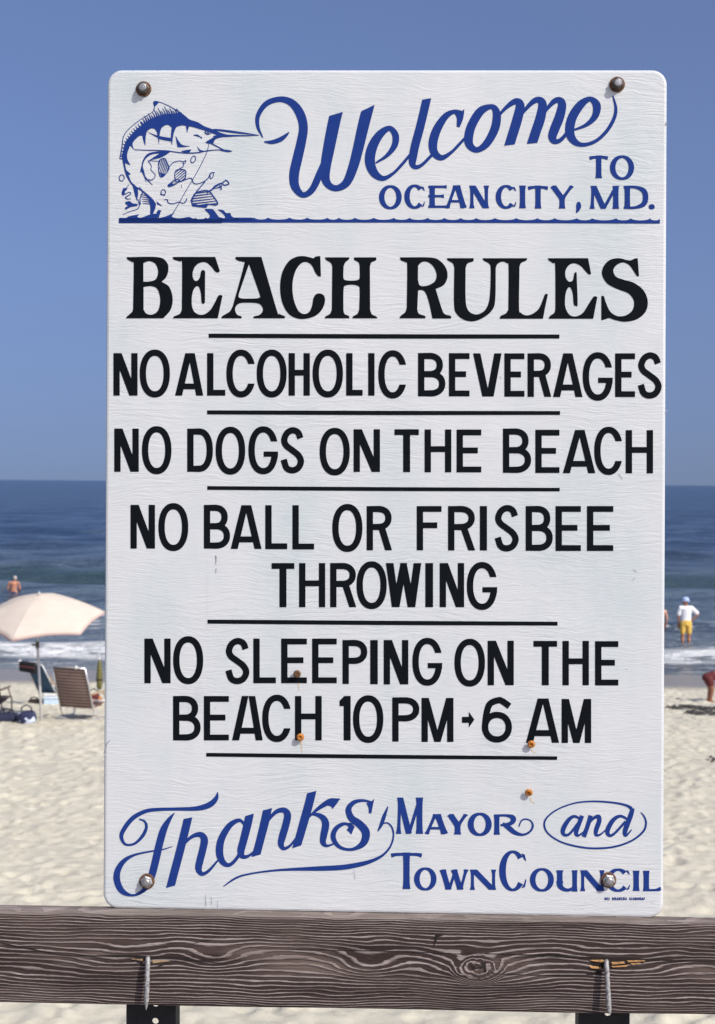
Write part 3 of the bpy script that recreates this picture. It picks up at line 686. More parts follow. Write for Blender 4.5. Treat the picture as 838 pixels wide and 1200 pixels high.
# ---- flared roman capitals
def roman(I, ch, x0, x1, y0, y1, tk, tn, fl=1.0):
    h = y1-y0
    def stem(xa, ya, xb, yb, wd, f=0.22):
        f *= fl
        I.stroke([(xa, ya, wd*(1+f)), (xa+(xb-xa)*0.22, ya+(yb-ya)*0.22, wd), (xa+(xb-xa)*0.78, ya+(yb-ya)*0.78, wd), (xb, yb, wd*(1+f))], n=4, clip=[(x0-50, y0, x1+50, y0), (x1+50, y1, x0-50, y1)])
    def ser(x, y, wd): I.poly([(x-wd/2, y-tn*0.35), (x+wd/2, y-tn*0.35), (x+wd/2, y+tn*0.35), (x-wd/2, y+tn*0.35)], smooth=False)
    cx = (x0+x1)/2
    def oval(a0=0, a1=360):
        pts = []
        for p, k in zip(arc(cx, (y0+y1)/2, (x1-x0)/2-tk/2, h/2-tn/2, a0, a1, 56, 2.0), range(57)):
            a = R(a0+(a1-a0)*k/56); wv = tn+(tk-tn)*abs(math.cos(a))**1.3
            pts.append((p[0], p[1], wv))
        I.stroke(pts, raw=True, closed=(a1-a0 == 360))
    if ch == 'O': oval()
    elif ch == 'C':
        oval(40, 318); a = arc(cx, (y0+y1)/2, (x1-x0)/2-tk/2, h/2-tn/2, 40, 318, 2, 2.0)
        I.poly([(x1-tk*0.75, y0+h*0.07), (x1-tk*0.25, y0+h*0.10), (x1, y0+h*0.27), (x1-tk*0.4, y0+h*0.21)], smooth=False)
        I.poly([(x1-tk*0.75, y1-h*0.07), (x1-tk*0.35, y1-h*0.18), (x1-tk*0.1, y1-h*0.31), (x1, y1-h*0.27), (x1-tk*0.2, y1-h*0.10)], smooth=False)
    elif ch == 'T':
        stem(cx, y0, cx, y1, tk); I.stroke([(x0, y0+tn*1.1, tn*1.5), (x0+tk, y0+tn*0.7, tn*1.1), (x1-tk, y0+tn*0.7, tn*1.1), (x1, y0+tn*1.1, tn*1.5)], n=4)
    elif ch == 'I': stem(cx, y0, cx, y1, tk)
    elif ch == 'L':
        stem(x0+tk*0.7, y0, x0+tk*0.7, y1, tk); I.stroke([(x0+tk*0.2, y1-tn/2, tn), (x1-tk, y1-tn/2, tn), (x1, y1-tn*1.2, tn*1.6)], n=4); I.poly([(x1-tk*0.7, y1), (x1-tk*0.1, y1-h*0.2), (x1+1, y1-h*0.2), (x1-tk*0.2, y1)], smooth=False)
    elif ch == 'E':
        stem(x0+tk*0.7, y0, x0+tk*0.7, y1, tk)
        for f, e in ((0, 0), (0.47, tk*0.5), (1, -tk*0.15)):
            yy = y0+tn/2+(h-tn)*f; I.stroke([(x0, yy, tn), (x1-tk*0.5-e, yy, tn), (x1-e, yy, tn*1.7)], n=3)
    elif ch == 'A':
        ap = cx+tk*0.05; stem(ap-tk*0.2, y0, x0+tk*0.35, y1, tn*1.25, 0.5); stem(ap+tk*0.1, y0, x1-tk*0.6, y1, tk); I.rect(x0+(x1-x0)*0.25, y0+h*0.64, x1-(x1-x0)*0.25, y0+h*0.64+tn)
    elif ch == 'N':
        stem(x0+tn, y0, x0+tn, y1, tn*1.35, 0.6); stem(x1-tn, y0, x1-tn, y1, tn*1.35, 0.6); stem(x0+tk*0.55, y0, x1-tk*0.55, y1, tk, 0)
    elif ch == 'M':
        stem(x0+tk*0.55, y0, x0+tn*0.8, y1, tn*1.3, 0.6); stem(x1-tk*0.6, y0, x1-tk*0.6, y1, tk); vx = x0+(x1-x0)*0.47
        stem(x0+tk*0.6, y0, vx, y1, tk, 0); stem(x1-tk*0.5, y0, vx, y1, tn*1.25, 0)
    elif ch == 'W':
        q = x1-x0; stem(x0+tk*0.6, y0, x0+q*0.32, y1, tk); stem(x0+q*0.56, y0, x0+q*0.34, y1, tn*1.2, 0); stem(x0+q*0.50, y0, x0+q*0.72, y1, tk); stem(x1-tn, y0, x0+q*0.73, y1, tn*1.25, 0.7)
    elif ch == 'Y':
        stem(cx, y0+h*0.45, cx, y1, tk); stem(x0+tk*0.55, y0, cx, y0+h*0.56, tk, 0.1); stem(x1-tn, y0, cx+tk*0.1, y0+h*0.56, tn*1.3, 0.5)
    elif ch == 'U':
        stem(x0+tk*0.6, y0, x0+tk*0.6, y0+h*0.7, tk, 0.1); r = (x1-x0)/2
        I.stroke([(x0+tk*0.6, y0+h*0.5, tk), (x0+tk*0.68, y0+h*0.75, tk*0.95), (cx-r*0.2, y1-tn*0.8, tn*1.5), (cx+r*0.3, y1-tn*0.9, tn*1.3), (x1-tk*0.6, y0+h*0.70, tn*1.4), (x1-tk*0.6, y0, tn*1.5)], n=5); stem(x1-tk*0.6, y0, x1-tk*0.6, y1, tk*0.85)
        stem(x0+tk*0.6, y0, x0+tk*0.6, y0+h*0.6, tk, 0.3)
    elif ch == 'D':
        stem(x0+tk*0.7, y0, x0+tk*0.7, y1, tk); r = x1-x0
        I.stroke([(x0+1, y0+tn/2, tn), (x0+r*0.45, y0+tn/2, tn*1.1), (x0+r*0.80, y0+h*0.2, tk*0.9), (x1-tk*0.5, (y0+y1)/2, tk), (x0+r*0.80, y1-h*0.2, tk*0.9), (x0+r*0.45, y1-tn/2, tn*1.1), (x0+1, y1-tn/2, tn)], n=6)
I = Ink(438, 178, 778, 252, 4.0)
I.at(500, 80, 2.89)
for ch, a, b, ya, yb in (('T', 552, 614, 295, 372), ('O', 621, 703, 295, 378), ('E', 6, 68, 397, 473), ('A', 64, 137, 396, 474), ('N', 145, 211, 397, 474), ('C', 234, 304, 395, 476), ('I', 314, 336, 397, 474), ('T', 344, 411, 397, 475), ('Y', 417, 501, 397, 475), ('M', 554, 652, 398, 476), ('D', 667, 751, 398, 476)):
    roman(I, ch, a, b, ya, yb, 18.5, 8.5)
for ch, a, b, ya, yb in (('O', 445-290, 470.8-290, 0, 0),):
    I.at(290, 80, 3.643); roman(I, 'O', 562, 659, 499, 602, 23, 11); roman(I, 'C', 670, 758, 496, 600, 23, 11)
I.at(500, 80, 2.89)
I.stroke([(515, 459, 14), (515, 468, 17), (513, 478, 12), (508, 488, 4)], butt=(False, False))
I.stroke([(761, 469, 17.5), (764, 469, 17.5)], butt=(False, False), n=2)
I.build('place_lettering', M_BLUE, sign, label='blue capitals reading TO OCEAN CITY, MD.')
# rippled water line under the heading
I = Ink(136, 248, 778, 266, 4.0)
top = []
xs_ = [229, 241, 259, 277, 298, 314, 339.5, 360, 384, 397, 416, 438, 461.5, 480, 501, 521, 540, 558, 580, 605, 630, 650, 676, 694, 722, 739, 762, 773.5]
for a, b in zip(xs_[:-1], xs_[1:]):
    for k in range(8):
        t = k/8; top.append((a+(b-a)*t, 254.6+0.0022*(a-140) + 2.3*(1-(2*t-1)**2)**0.6))
I.poly([(140, 255.2)] + [(229, 256)] + top + [(773.4, 256.4), (773.4, 262), (450, 260.8), (140, 261)], smooth=False)
I.build('water_line', M_BLUE, sign)

# ---- Thanks, Mayor and Town Council
I = Ink(130, 922, 470, 1056, 4.0)
I.at(125, 915, 3.99)
I.stroke([(520, 52, 3), (512, 82, 20), (488, 108, 27), (450, 124, 25), (400, 131, 19), (320, 132, 15), (240, 134, 16), (180, 143, 18), (122, 175, 21), (82, 225, 21), (69, 262, 18), (88, 297, 11), (130, 294, 11), (168, 258, 16), (186, 218, 14), (178, 190, 10), (152, 179, 6)])
I.stroke([(318, 149, 3), (292, 182, 20), (266, 230, 33), (246, 300, 35), (230, 370, 35), (212, 440, 34), (192, 490, 26), (155, 525, 14), (115, 535, 12), (72, 515, 27), (49, 468, 31), (52, 420, 29), (82, 374, 21), (132, 346, 11), (200, 331, 8), (262, 321, 6), (308, 307, 3)])
I.stroke([(386, 150, 38), (370, 220, 38), (340, 340, 38), (316, 430, 38), (294, 515, 38)], clip=[(362, 178, 402, 170), (318, 490, 275, 502)], n=6)
I.stroke([(340, 335, 8), (372, 285, 13), (405, 258, 18), (440, 252, 26), (457, 275, 34), (450, 320, 34), (436, 375, 34), (430, 412, 30), (446, 436, 18), (478, 420, 14), (518, 375, 9)], butt=(True, False))
I.stroke([(650, 215, 10), (630, 188, 14), (606, 188, 20), (570, 215, 28), (536, 275, 33), (528, 335, 35), (542, 378, 28), (572, 394, 18), (606, 366, 16), (632, 320, 14)], butt=(False, False))
I.stroke([(673, 135, 38), (660, 200, 38), (640, 280, 36), (628, 328, 34), (636, 354, 22), (662, 352, 14), (690, 330, 10), (705, 310, 8)], clip=[(648, 165, 688, 153)])
I.at(300, 915, 3.99)
I.stroke([(58, 115, 40), (42, 190, 40), (22, 270, 38), (-2, 360, 38)], clip=[(30, 139, 76, 127), (20, 345, -18, 356)])
I.stroke([(40, 215, 8), (68, 172, 14), (98, 143, 20), (132, 138, 26), (148, 160, 33), (140, 205, 34), (124, 260, 34), (117, 295, 28), (130, 317, 17), (160, 303, 12), (192, 262, 9)], butt=(True, False))
I.stroke([(266, 30, 40), (250, 100, 40), (225, 190, 40), (205, 260, 38), (186, 325, 37)], clip=[(240, 58, 282, 47), (208, 303, 172, 315)])
I.stroke([(240, 180, 6), (270, 148, 12), (305, 120, 20), (345, 97, 27), (375, 90, 16), (393, 85, 5)])
I.poly([(393, 85, 1), (375, 112), (358, 132, 1), (350, 120), (330, 115, 1), (350, 95)])
I.stroke([(248, 156, 8), (285, 158, 18), (315, 175, 28), (326, 205, 34), (317, 255, 32), (314, 288, 26), (332, 304, 13), (366, 294, 7)])
I.poly([(554, 83, 1), (548, 110), (540, 152, 1), (528, 152, 1), (526, 125), (516, 105, 1), (535, 100)])
I.stroke([(540, 100, 10), (500, 92, 13), (458, 101, 20), (433, 133, 27), (447, 175, 32), (485, 203, 36), (514, 242, 38), (503, 290, 32), (460, 318, 16), (415, 319, 14), (380, 300, 19), (361, 262, 24), (374, 224, 22), (408, 202, 16), (445, 204, 8)])
I.poly([(410, 202, 1), (440, 196), (462, 214, 1), (446, 252, 1), (436, 240), (424, 230, 1), (432, 215)])
I.stroke([(617, 121, 5), (600, 165, 17), (586, 205, 16), (570, 236, 5)])
I.stroke([(588, 202, 6), (614, 197, 7), (636, 218, 8), (643, 260, 8), (627, 310, 9), (590, 350, 12), (540, 375, 17), (480, 392, 22), (400, 405, 24), (300, 410, 22), (200, 413, 15), (100, 418, 10), (0, 430, 8), (-70, 445, 9), (-110, 464, 9), (-152, 494, 4)])
I.build('thanks_lettering', M_BLUE, sign, label='large blue script reading Thanks, with flourish')
I = Ink(455, 928, 780, 1050, 4.0)
I.at(440, 915, 3.99)
for ch, a, b, ya, yb in (('M', 99, 223, 78, 248), ('A', 230, 341, 155, 250), ('Y', 333, 436, 155, 251), ('O', 432, 544, 149, 258)):
    roman(I, ch, a, b, ya, yb, 28, 12)
I.stroke([(568, 157, 29), (568, 180, 24), (568, 230, 24), (568, 252, 29)], n=4)
I.stroke([(555, 163, 11), (610, 162, 12), (640, 170, 22), (645, 184, 25), (630, 200, 18), (585, 208, 10)], n=6)
I.stroke([(595, 200, 14), (622, 218, 24), (652, 242, 20), (690, 252, 11), (722, 238, 10), (736, 212, 10), (727, 188, 7), (702, 179, 7), (682, 188, 7), (671, 215, 5)])
roman(I, 'T', 74, 217, 335, 506, 30, 13)
for ch, a, b, ya, yb in (('O', 181, 286, 405, 513), ('W', 299, 436, 414, 509), ('N', 443, 564, 415, 510)): roman(I, ch, a, b, ya, yb, 26, 11)
roman(I, 'C', 579, 706, 326, 516, 31, 12)
I.at(580, 915, 3.99)
for ch, a, b, ya, yb in (('O', 164, 276, 408, 518), ('U', 288, 389, 418, 518), ('N', 400, 512, 418, 516), ('C', 520, 632, 410, 519), ('I', 648, 674, 420, 515), ('L', 690, 776, 420, 516)): roman(I, ch, a, b, ya, yb, 26, 11)
I.build('signature_lettering', M_BLUE, sign, label='blue capitals reading MAYOR TOWN COUNCIL')
I = Ink(632, 934, 764, 1000, 4.5)
I.at(580, 915, 3.99)
I.stroke([(640, 130, 16), (615, 115, 11), (560, 103, 9), (470, 96, 8), (380, 103, 7), (300, 130, 7), (247, 168, 8), (231, 205, 9), (250, 247, 8), (310, 286, 8), (390, 308, 9), (470, 316, 9), (560, 308, 9), (640, 280, 9), (693, 238, 10), (707, 200, 9), (699, 168, 8), (682, 147, 4)])
I.stroke([(402, 180, 10), (372, 166, 13), (345, 183, 19), (320, 225, 22), (322, 250, 16), (348, 249, 12), (392, 195, 12)])
I.stroke([(408, 163, 20), (396, 195, 20), (380, 240, 20), (390, 256, 11), (420, 235, 6)])
I.stroke([(448, 162, 20), (436, 205, 20), (416, 262, 21)]); I.stroke([(428, 220, 6), (458, 178, 13), (484, 167, 19), (488, 188, 21), (474, 230, 21), (474, 254, 13), (495, 250, 9), (520, 228, 5)])
I.stroke([(624, 182, 10), (588, 165, 13), (554, 183, 20), (528, 228, 22), (532, 253, 16), (556, 249, 12), (612, 190, 12)])
I.stroke([(645, 128, 18), (634, 165, 23), (609, 235, 22), (614, 256, 11), (640, 228, 5)])
I.build('signature_lettering', M_BLUE, sign, label='blue italic and inside a hand drawn oval')
# maker's line, three pixels high and not readable
I = Ink(704, 1048, 756, 1058, 6.0)
x = 708.5
for wd in ('CEI', 'DRAWERS', 'SIGNCRAFT'):
    for ch in wd:
        if ch in 'CEIDRAWSGNFT': gothic(I, ch, x, x+(0.8 if ch == 'I' else 2.1), 1051.6, 1054.8, w=0.75, **({'s': 0.4} if ch in 'EF' else {}))
        x += 1.6 if ch == 'I' else 2.55
    x += 2.2
I.build('maker_lettering', M_BLUE, sign, label='tiny illegible blue maker line')
# ---- leaping marlin emblem
I = Ink(132, 112, 312, 264, 5.0)
I.at(120, 95, 6.446)
# dark back with stripes running down from it, sweeping into the bill
I.poly([(150, 590, 1), (158, 520), (178, 455), (215, 410), (252, 368), (300, 330), (355, 292), (410, 268), (470, 250), (540, 246), (590, 240), (625, 262), (660, 290), (720, 310), (770, 340), (838, 365), (900, 392), (960, 408, 1), (940, 420), (880, 410), (850, 402), (800, 380, 1), (770, 372), (720, 358), (690, 348), (655, 342, 1), (648, 365), (640, 392, 1), (636, 365), (632, 338, 1), (600, 335), (562, 345, 1), (548, 370), (536, 410), (526, 488, 1), (518, 440), (520, 390), (524, 350, 1), (500, 332), (472, 335), (446, 358), (434, 400), (428, 478, 1), (420, 430), (412, 385, 1), (396, 362), (368, 358), (338, 380), (328, 420), (325, 490, 1), (310, 450), (302, 412, 1), (278, 415), (245, 445), (228, 475), (240, 520, 1), (212, 490), (200, 512), (188, 550), (190, 590), (212, 634, 1), (184, 608), (166, 640, 1), (158, 615)])
# lateral slash
I.poly([(335, 380, 1), (420, 412), (522, 430, 1), (518, 456, 1), (440, 440), (400, 418)], smooth=True)
# fin outline and rays
I.stroke([(132, 588, 8), (148, 500, 7), (160, 420, 6), (200, 362, 5), (280, 296, 5), (350, 252, 4), (384, 228, 5), (394, 195, 5), (390, 157, 9), (430, 158, 5), (500, 186, 5), (570, 226, 7), (600, 244, 8)])
I.poly([(130, 583), (150, 583), (150, 592), (130, 588)], smooth=False)
I.poly([(388, 155, 1), (428, 160, 1), (412, 178), (398, 192, 1)])
for k in range(18):
    t = k/17; xb, yb = 305+t*275, 322-78*t**0.7-2; ln = (30+60*math.sin(min(1, t*1.5)*1.6))*(0.55+0.45*((k*7) % 5)/4)*(1-0.55*max(0, t-0.6)/0.4)
    I.stroke([(xb, yb+10, 15), (xb-4-ln*0.10, yb-ln*0.4, 8.5), (xb-8-ln*0.32, yb-ln*0.9, 2.5)], n=3)
for k in range(13):
    t = k/12; xb, yb = 158+145*t**1.5, 575-245*t**0.75; I.stroke([(xb+12, yb+4, 13), (xb-6, yb-4, 8), (xb-22+6*t, yb-12-14*t, 3)], n=3)
# jaw, gill, belly
I.poly([(776, 462, 1), (838, 425, 1), (900, 412), (985, 412, 1), (900, 425), (855, 440), (838, 470, 1), (800, 472)])
I.stroke([(820, 470, 10), (870, 495, 9), (915, 520, 9), (950, 530, 12), (972, 527, 10)]); I.poly([(905, 518, 1), (950, 520), (985, 532, 1), (940, 536), (890, 524)])
I.poly([(553, 410, 1), (575, 450), (605, 482), (668, 492, 1), (620, 498), (590, 500, 1), (568, 498, 1), (560, 455)])
I.poly([(595, 528, 1), (640, 520), (672, 516, 1), (660, 535), (630, 542)])
I.stroke([(240, 518, 5), (340, 522, 7), (430, 524, 8), (500, 528, 8), (560, 537, 8), (640, 544, 9), (720, 540, 9), (780, 528, 9), (860, 520, 6), (920, 522, 8)])
I.poly([(712, 485, 1), (735, 515), (770, 528, 1), (735, 530)])
for p in ([(690, 408, 7), (715, 410, 12), (730, 420, 5)], [(720, 405, 5), (735, 420, 8), (755, 425, 4)], [(745, 420, 6), (750, 436, 5)]): I.stroke(p, n=3)
I.stroke([(775, 385, 8), (795, 376, 7), (818, 384, 8), (812, 398, 8), (790, 400, 9), (775, 385, 8)], closed=True); I.stroke([(796, 388, 12), (800, 389, 12)], butt=(False, False), n=2)
I.stroke([(838, 365, 10), (900, 372, 16), (1000, 385, 17), (1090, 396, 11), (1180, 408, 3)]); I.stroke([(838, 418, 10), (920, 414, 18), (1010, 412, 12), (1100, 412, 8), (1185, 410, 3)])
# pectoral and pelvic fins
I.poly([(520, 528, 1), (440, 530), (350, 545), (310, 590), (296, 640), (285, 690, 1), (300, 690), (335, 770, 1), (318, 690), (306, 640), (325, 590), (370, 555), (435, 545, 1), (395, 570), (350, 600, 1), (440, 578), (495, 548, 1)])
I.stroke([(345, 600, 6), (370, 640, 5), (368, 670, 5), (400, 710, 5), (378, 745, 7), (345, 745, 8)]); I.stroke([(300, 640, 9), (310, 700, 7), (340, 745, 9), (380, 785, 3)]); I.stroke([(350, 600, 5), (400, 604, 4), (430, 605, 4)])
# body edge curling down to the tail
I.at(130, 165, 6.446)
I.stroke([(92, 95, 24), (97, 150, 17), (106, 205, 13), (122, 255, 18), (150, 312, 12), (180, 345, 13), (225, 370, 10), (265, 402, 14), (305, 445, 24), (322, 470, 24)])
for p in ([(118, 150), (150, 185), (112, 170)], [(122, 225), (152, 252), (118, 262)], [(345, 455), (392, 496), (350, 480)]): I.poly(p, smooth=False)
I.poly([(158, 315, 1), (196, 350), (206, 395), (198, 455, 1), (182, 410), (170, 360)])
I.stroke([(204, 440, 6), (215, 485, 6), (200, 515, 6), (150, 532, 5), (90, 556, 4)]); I.stroke([(215, 350, 6), (240, 385, 8), (222, 430, 7), (222, 485, 8)])
for k in range(5): I.stroke([(225+4*k, 405+17*k, 4), (262+6*k, 412+16*k, 6), (290+3*k, 424+15*k, 5)], n=3)
I.poly([(285, 440, 1), (335, 465), (338, 500), (318, 552, 1), (296, 552, 1), (298, 500)])
I.poly([(345, 540, 1), (360, 522), (385, 528, 1), (372, 545), (360, 590, 1)])
# spray: drops, hatched blobs, thin lines
for c, rx, ry, a in (((82, 280), 19, 24, 0.2), ((622, 140), 17, 27, 0.4), ((396, 388), 17, 20, 0.0)):
    P = [(c[0]+rx*math.cos(t)*math.cos(a)-ry*math.sin(t)*math.sin(a), c[1]+rx*math.cos(t)*math.sin(a)+ry*math.sin(t)*math.cos(a), 6.5) for t in np.linspace(0, 2*math.pi, 7)]
    I.stroke(P, closed=True)
I.stroke([(372, 402, 6), (390, 408, 8), (410, 410, 9)])
I.poly([(80, 395, 1), (95, 358), (125, 362), (105, 385), (112, 405, 1), (90, 412)])
I.stroke([(138, 330, 5), (118, 355, 5)]); I.stroke([(112, 400, 7), (140, 388, 6), (150, 400, 6), (110, 428, 8), (130, 440, 6), (152, 435, 4)])
I.poly([(108, 462, 1), (140, 455), (165, 472), (205, 478, 1), (195, 492), (150, 500), (110, 522, 1), (108, 505), (128, 490), (112, 478)])
def hatch(P, ang, n, wd, ol=6):
    """outlined blob filled with slanted strokes"""
    Q = outline(P, 4); cx = sum(p[0] for p in Q)/len(Q); cy = sum(p[1] for p in Q)/len(Q); ca, sa = math.cos(ang), math.sin(ang)
    I.stroke([(p[0], p[1], ol) for p in Q+Q[:1]], raw=True, closed=True)
    rr = [((p[0]-cx)*ca+(p[1]-cy)*sa, -(p[0]-cx)*sa+(p[1]-cy)*ca) for p in Q]
    lo = min(b for a, b in rr); hi = max(b for a, b in rr)
    for k in range(n):
        b = lo+(hi-lo)*(k+0.6)/(n+0.2); xs = []
        for (a0, b0), (a1, b1) in zip(rr, rr[1:]+rr[:1]):
            if (b0 > b) != (b1 > b): xs.append(a0+(a1-a0)*(b-b0)/(b1-b0))
        if len(xs) >= 2:
            a0, a1 = min(xs), max(xs)
            I.stroke([(cx+a*ca-b*sa, cy+a*sa+b*ca, w_) for a, w_ in ((a0, wd*1.2), ((a0+a1)/2, wd), (a1, wd*0.6))], n=2)
hatch([(362, 155), (405, 132), (425, 165), (440, 205), (415, 250), (385, 274), (365, 250)], 1.85, 7, 6.5)
I.poly([(368, 240, 1), (410, 250, 1), (385, 276)], smooth=False)
hatch([(490, 225), (560, 220), (565, 270), (550, 300), (490, 305)], 2.45, 6, 6.5)
hatch([(440, 330), (490, 290), (520, 305), (460, 342)], -0.6, 2, 5); I.poly([(428, 335), (450, 318), (470, 328), (440, 350)])
I.stroke([(440, 200, 5), (470, 165, 6), (515, 152, 6), (545, 162, 6), (545, 195, 6), (515, 210, 6)]); I.stroke([(545, 158, 5), (565, 150, 8), (560, 168, 5), (545, 175, 4)])
I.stroke([(500, 310, 5), (560, 295, 6), (605, 282, 7), (625, 318, 7), (655, 325, 6), (700, 308, 6), (735, 282, 8), (755, 245, 9), (785, 238, 6)]); I.stroke([(750, 250, 5), (752, 285, 6), (770, 275, 6), (776, 245, 5)])
I.stroke([(712, 305, 9), (680, 345, 8), (650, 380, 9), (620, 425, 12), (608, 455, 16)])
I.stroke([(535, 330, 3), (532, 355, 3)]); I.stroke([(403, 446, 5), (425, 444, 8), (435, 468, 7), (470, 475, 7), (515, 462, 6), (545, 472, 7), (565, 458, 8), (575, 432, 6)])
hatch([(640, 395), (690, 378), (740, 380), (775, 420), (805, 465), (795, 485), (730, 478), (660, 488), (612, 470), (620, 425)], -0.12, 6, 8, 9)
I.poly([(600, 440, 1), (620, 470), (680, 490), (735, 478, 1), (720, 505), (670, 502), (615, 495, 1)])
I.stroke([(735, 385, 9), (765, 365, 10), (790, 340, 12), (830, 325, 8)])
# fishing line from the jaw to the water
I.stroke([(742, 20, 4), (720, 100, 5), (660, 220, 5), (620, 290, 5), (560, 390, 5), (510, 480, 5), (470, 545, 6)])
# breaking water at the foot
I.poly([(60, 585, 1), (110, 588), (130, 572), (185, 560), (215, 555, 1), (200, 575), (230, 580), (285, 560), (325, 550), (375, 552, 1), (350, 585, 1), (400, 575), (440, 560), (480, 542, 1), (462, 572), (500, 585), (545, 582), (590, 575), (625, 588), (690, 590), (735, 585), (748, 565), (735, 545), (710, 515), (770, 515, 1), (790, 540), (815, 575, 1), (850, 588), (838, 622, 1), (60, 622, 1)])
I.at(200, 165, 6.446)
I.poly([(355, 518, 1), (395, 522), (420, 545), (450, 545), (462, 570), (500, 588, 1), (420, 592, 1), (400, 555)])
I.poly([(360, 585), (480, 580), (620, 580), (620, 600), (360, 605)], smooth=False)
hatch([(300, 380), (345, 335), (385, 320), (380, 350), (330, 360)], -0.5, 2, 6, 6)
I.stroke([(372, 335, 6), (385, 362, 8), (372, 370, 5)]); I.stroke([(385, 320, 8), (420, 300, 8), (440, 325, 9), (405, 335, 9), (395, 320, 5)]); I.stroke([(412, 295, 9), (425, 300, 6)])
I.stroke([(275, 395, 8), (300, 375, 8)]); I.stroke([(300, 390, 5), (330, 430, 6), (355, 470, 9), (345, 485, 6)])
I.build('marlin_emblem', M_BLUE, sign, label='blue ink drawing of a leaping hooked marlin with spray')

# ---- scuffs and stains on the face
for p in ([(253, 651, 2.2), (253.4, 656, 1.4), (253, 661, 0.8)], [(253.5, 666, 1.2), (253, 672, 0.6)], [(586, 441, 0.9), (588, 443, 0.6)], [(725, 555, 1.0), (730, 562, 0.7)], [(121.5, 884, 1.4), (124.5, 873, 2.4), (129, 867.5, 1.2)], [(122, 888, 0.8), (123, 884, 1.4)],
          [(781.5, 142, 2.2), (780.6, 147, 1.5)], [(782, 480, 2.0), (781, 483, 1.0)], [(415, 1019, 0.6), (416, 1030, 0.8)], [(241, 1048, 0.6), (241.5, 1062, 0.9)], [(247.5, 1050, 0.5), (248, 1060, 0.8)], [(255, 1055, 0.5), (255, 1064, 0.7)], [(742, 667, 0.8), (746, 670, 1.2)], [(741, 681, 0.7), (744, 677, 0.9)],
          [(252, 829.5, 1.8), (252.8, 830, 1.8)], [(734, 785, 1), (735, 783.5, 1)], [(764, 1057, 1.2), (765, 1057.5, 1)]):
    I = Ink(min(q[0] for q in p)-3, min(q[1] for q in p)-3, max(q[0] for q in p)+3, max(q[1] for q in p)+3, 5.0); I.stroke([(q[0], q[1], q[2]*0.62) for q in p], n=3); I.build('scuff_mark', M_SCUFF, sign, off=0.0008)
for x, y, l in ((349.5, 796, 14), (353, 868, 15), (622, 935, 7), (624, 878, 5)):
    I = Ink(x-4, y-3, x+9, y+l+4, 4.0); I.stroke([(x, y, 2.4), (x+0.4, y+l*0.5, 1.6), (x+(1 if l > 10 else 5), y+l, 0.6)], n=3); I.build('rust_stain', M_RUSTSTAIN, sign, off=0.0003)

# ---- fixings
M_STEEL = simple('galvanised_steel', (0.36, 0.36, 0.355), 0.42, 0.7, 0.2, 150, 0.3, 500)
M_DARKSTEEL = simple('stained_steel', (0.10, 0.085, 0.075), 0.6, 0.5, 0.5, 120, 0.3, 500)
M_RUST = simple('rust', (0.13, 0.065, 0.03), 0.85, 0.1, 0.55, 260, 0.6, 700)
M_ORUST = simple('orange_rust', (0.45, 0.17, 0.03), 0.75, 0.2, 0.5, 320, 0.5, 900)
MF = Matrix.Rotation(R(90), 4, 'X')        # lathe axis towards the viewer (-Y)
def fixing(px, py): u, v = uv1(px, py); return (u, 0, v)
def hexa(bm, r, y0, y1, M, rot=0.2, n=6, ch=0.0012):
    lathe(bm, [(r-ch, y0), (r, y0+ch), (r, y1-ch), (r-ch*1.6, y1)], n, M @ Matrix.Rotation(rot, 4, 'Z'))
for (px, py, kind, lab) in ((168.6, 104.5, 0, None), (723.2, 99.2, 0, None), (172.5, 1032.5, 1, 'bolt ringed with orange rust'), (713, 1031, 1, None)):
    b = empty('bolt', fixing(px, py), parent=sign)
    if lab: b['label'] = lab
    bm = bmesh.new(); lathe(bm, [(0.004, 0.0), (0.0112, 0.0), (0.0112, 0.0018), (0.0104, 0.0024), (0.004, 0.0024)], 28, MF)
    bm_obj('washer', bm, M_RUST, b)
    bm = bmesh.new()
    if kind == 0:
        hexa(bm, 0.0092, 0.0024, 0.0085, MF, rot=px); bm_obj('nut', bm, M_DARKSTEEL, b)
        bm = bmesh.new(); lathe(bm, [(0.0052, 0.0085), (0.0055, 0.0092), (0.0052, 0.0098), (0.0055, 0.0104), (0.0054, 0.0114), (0.0044, 0.0122), (0.0001, 0.0124)], 20, MF); bm_obj('bolt_end', bm, M_STEEL, b, smooth=False)
    else:
        hexa(bm, 0.0092, 0.0024, 0.0075, MF, rot=px, ch=0.0014); bm_obj('nut', bm, M_STEEL, b)
        bm = bmesh.new(); lathe(bm, [(0.0054, 0.0075), (0.0056, 0.0082), (0.0052, 0.0088), (0.0056, 0.0095), (0.0054, 0.0110), (0.0040, 0.0120), (0.0001, 0.0122)], 20, MF); bm_obj('bolt_end', bm, M_STEEL, b)
for k, (px, py) in enumerate(((347.8, 790), (352, 863.2), (622.4, 870.8), (620, 926.8))):
    bm = bmesh.new()
    lathe(bm, [(0.0022, -0.001), (0.0022, 0.0035), (0.0052, 0.0045), (0.0056, 0.0056), (0.0046, 0.0074), (0.0022, 0.0082), (0.0019, 0.0070), (0.0001, 0.0068)], 18, MF)
    o = bm_obj('screw', bm, M_ORUST if k else M_RUST, sign, smooth=True); o.location = fixing(px, py)
    o.rotation_euler = (R(8*(k-1)), 0, R(10-6*k)); o['label'] = ('dark brown' if k == 0 else 'orange') + ' rusted round screw head standing proud'
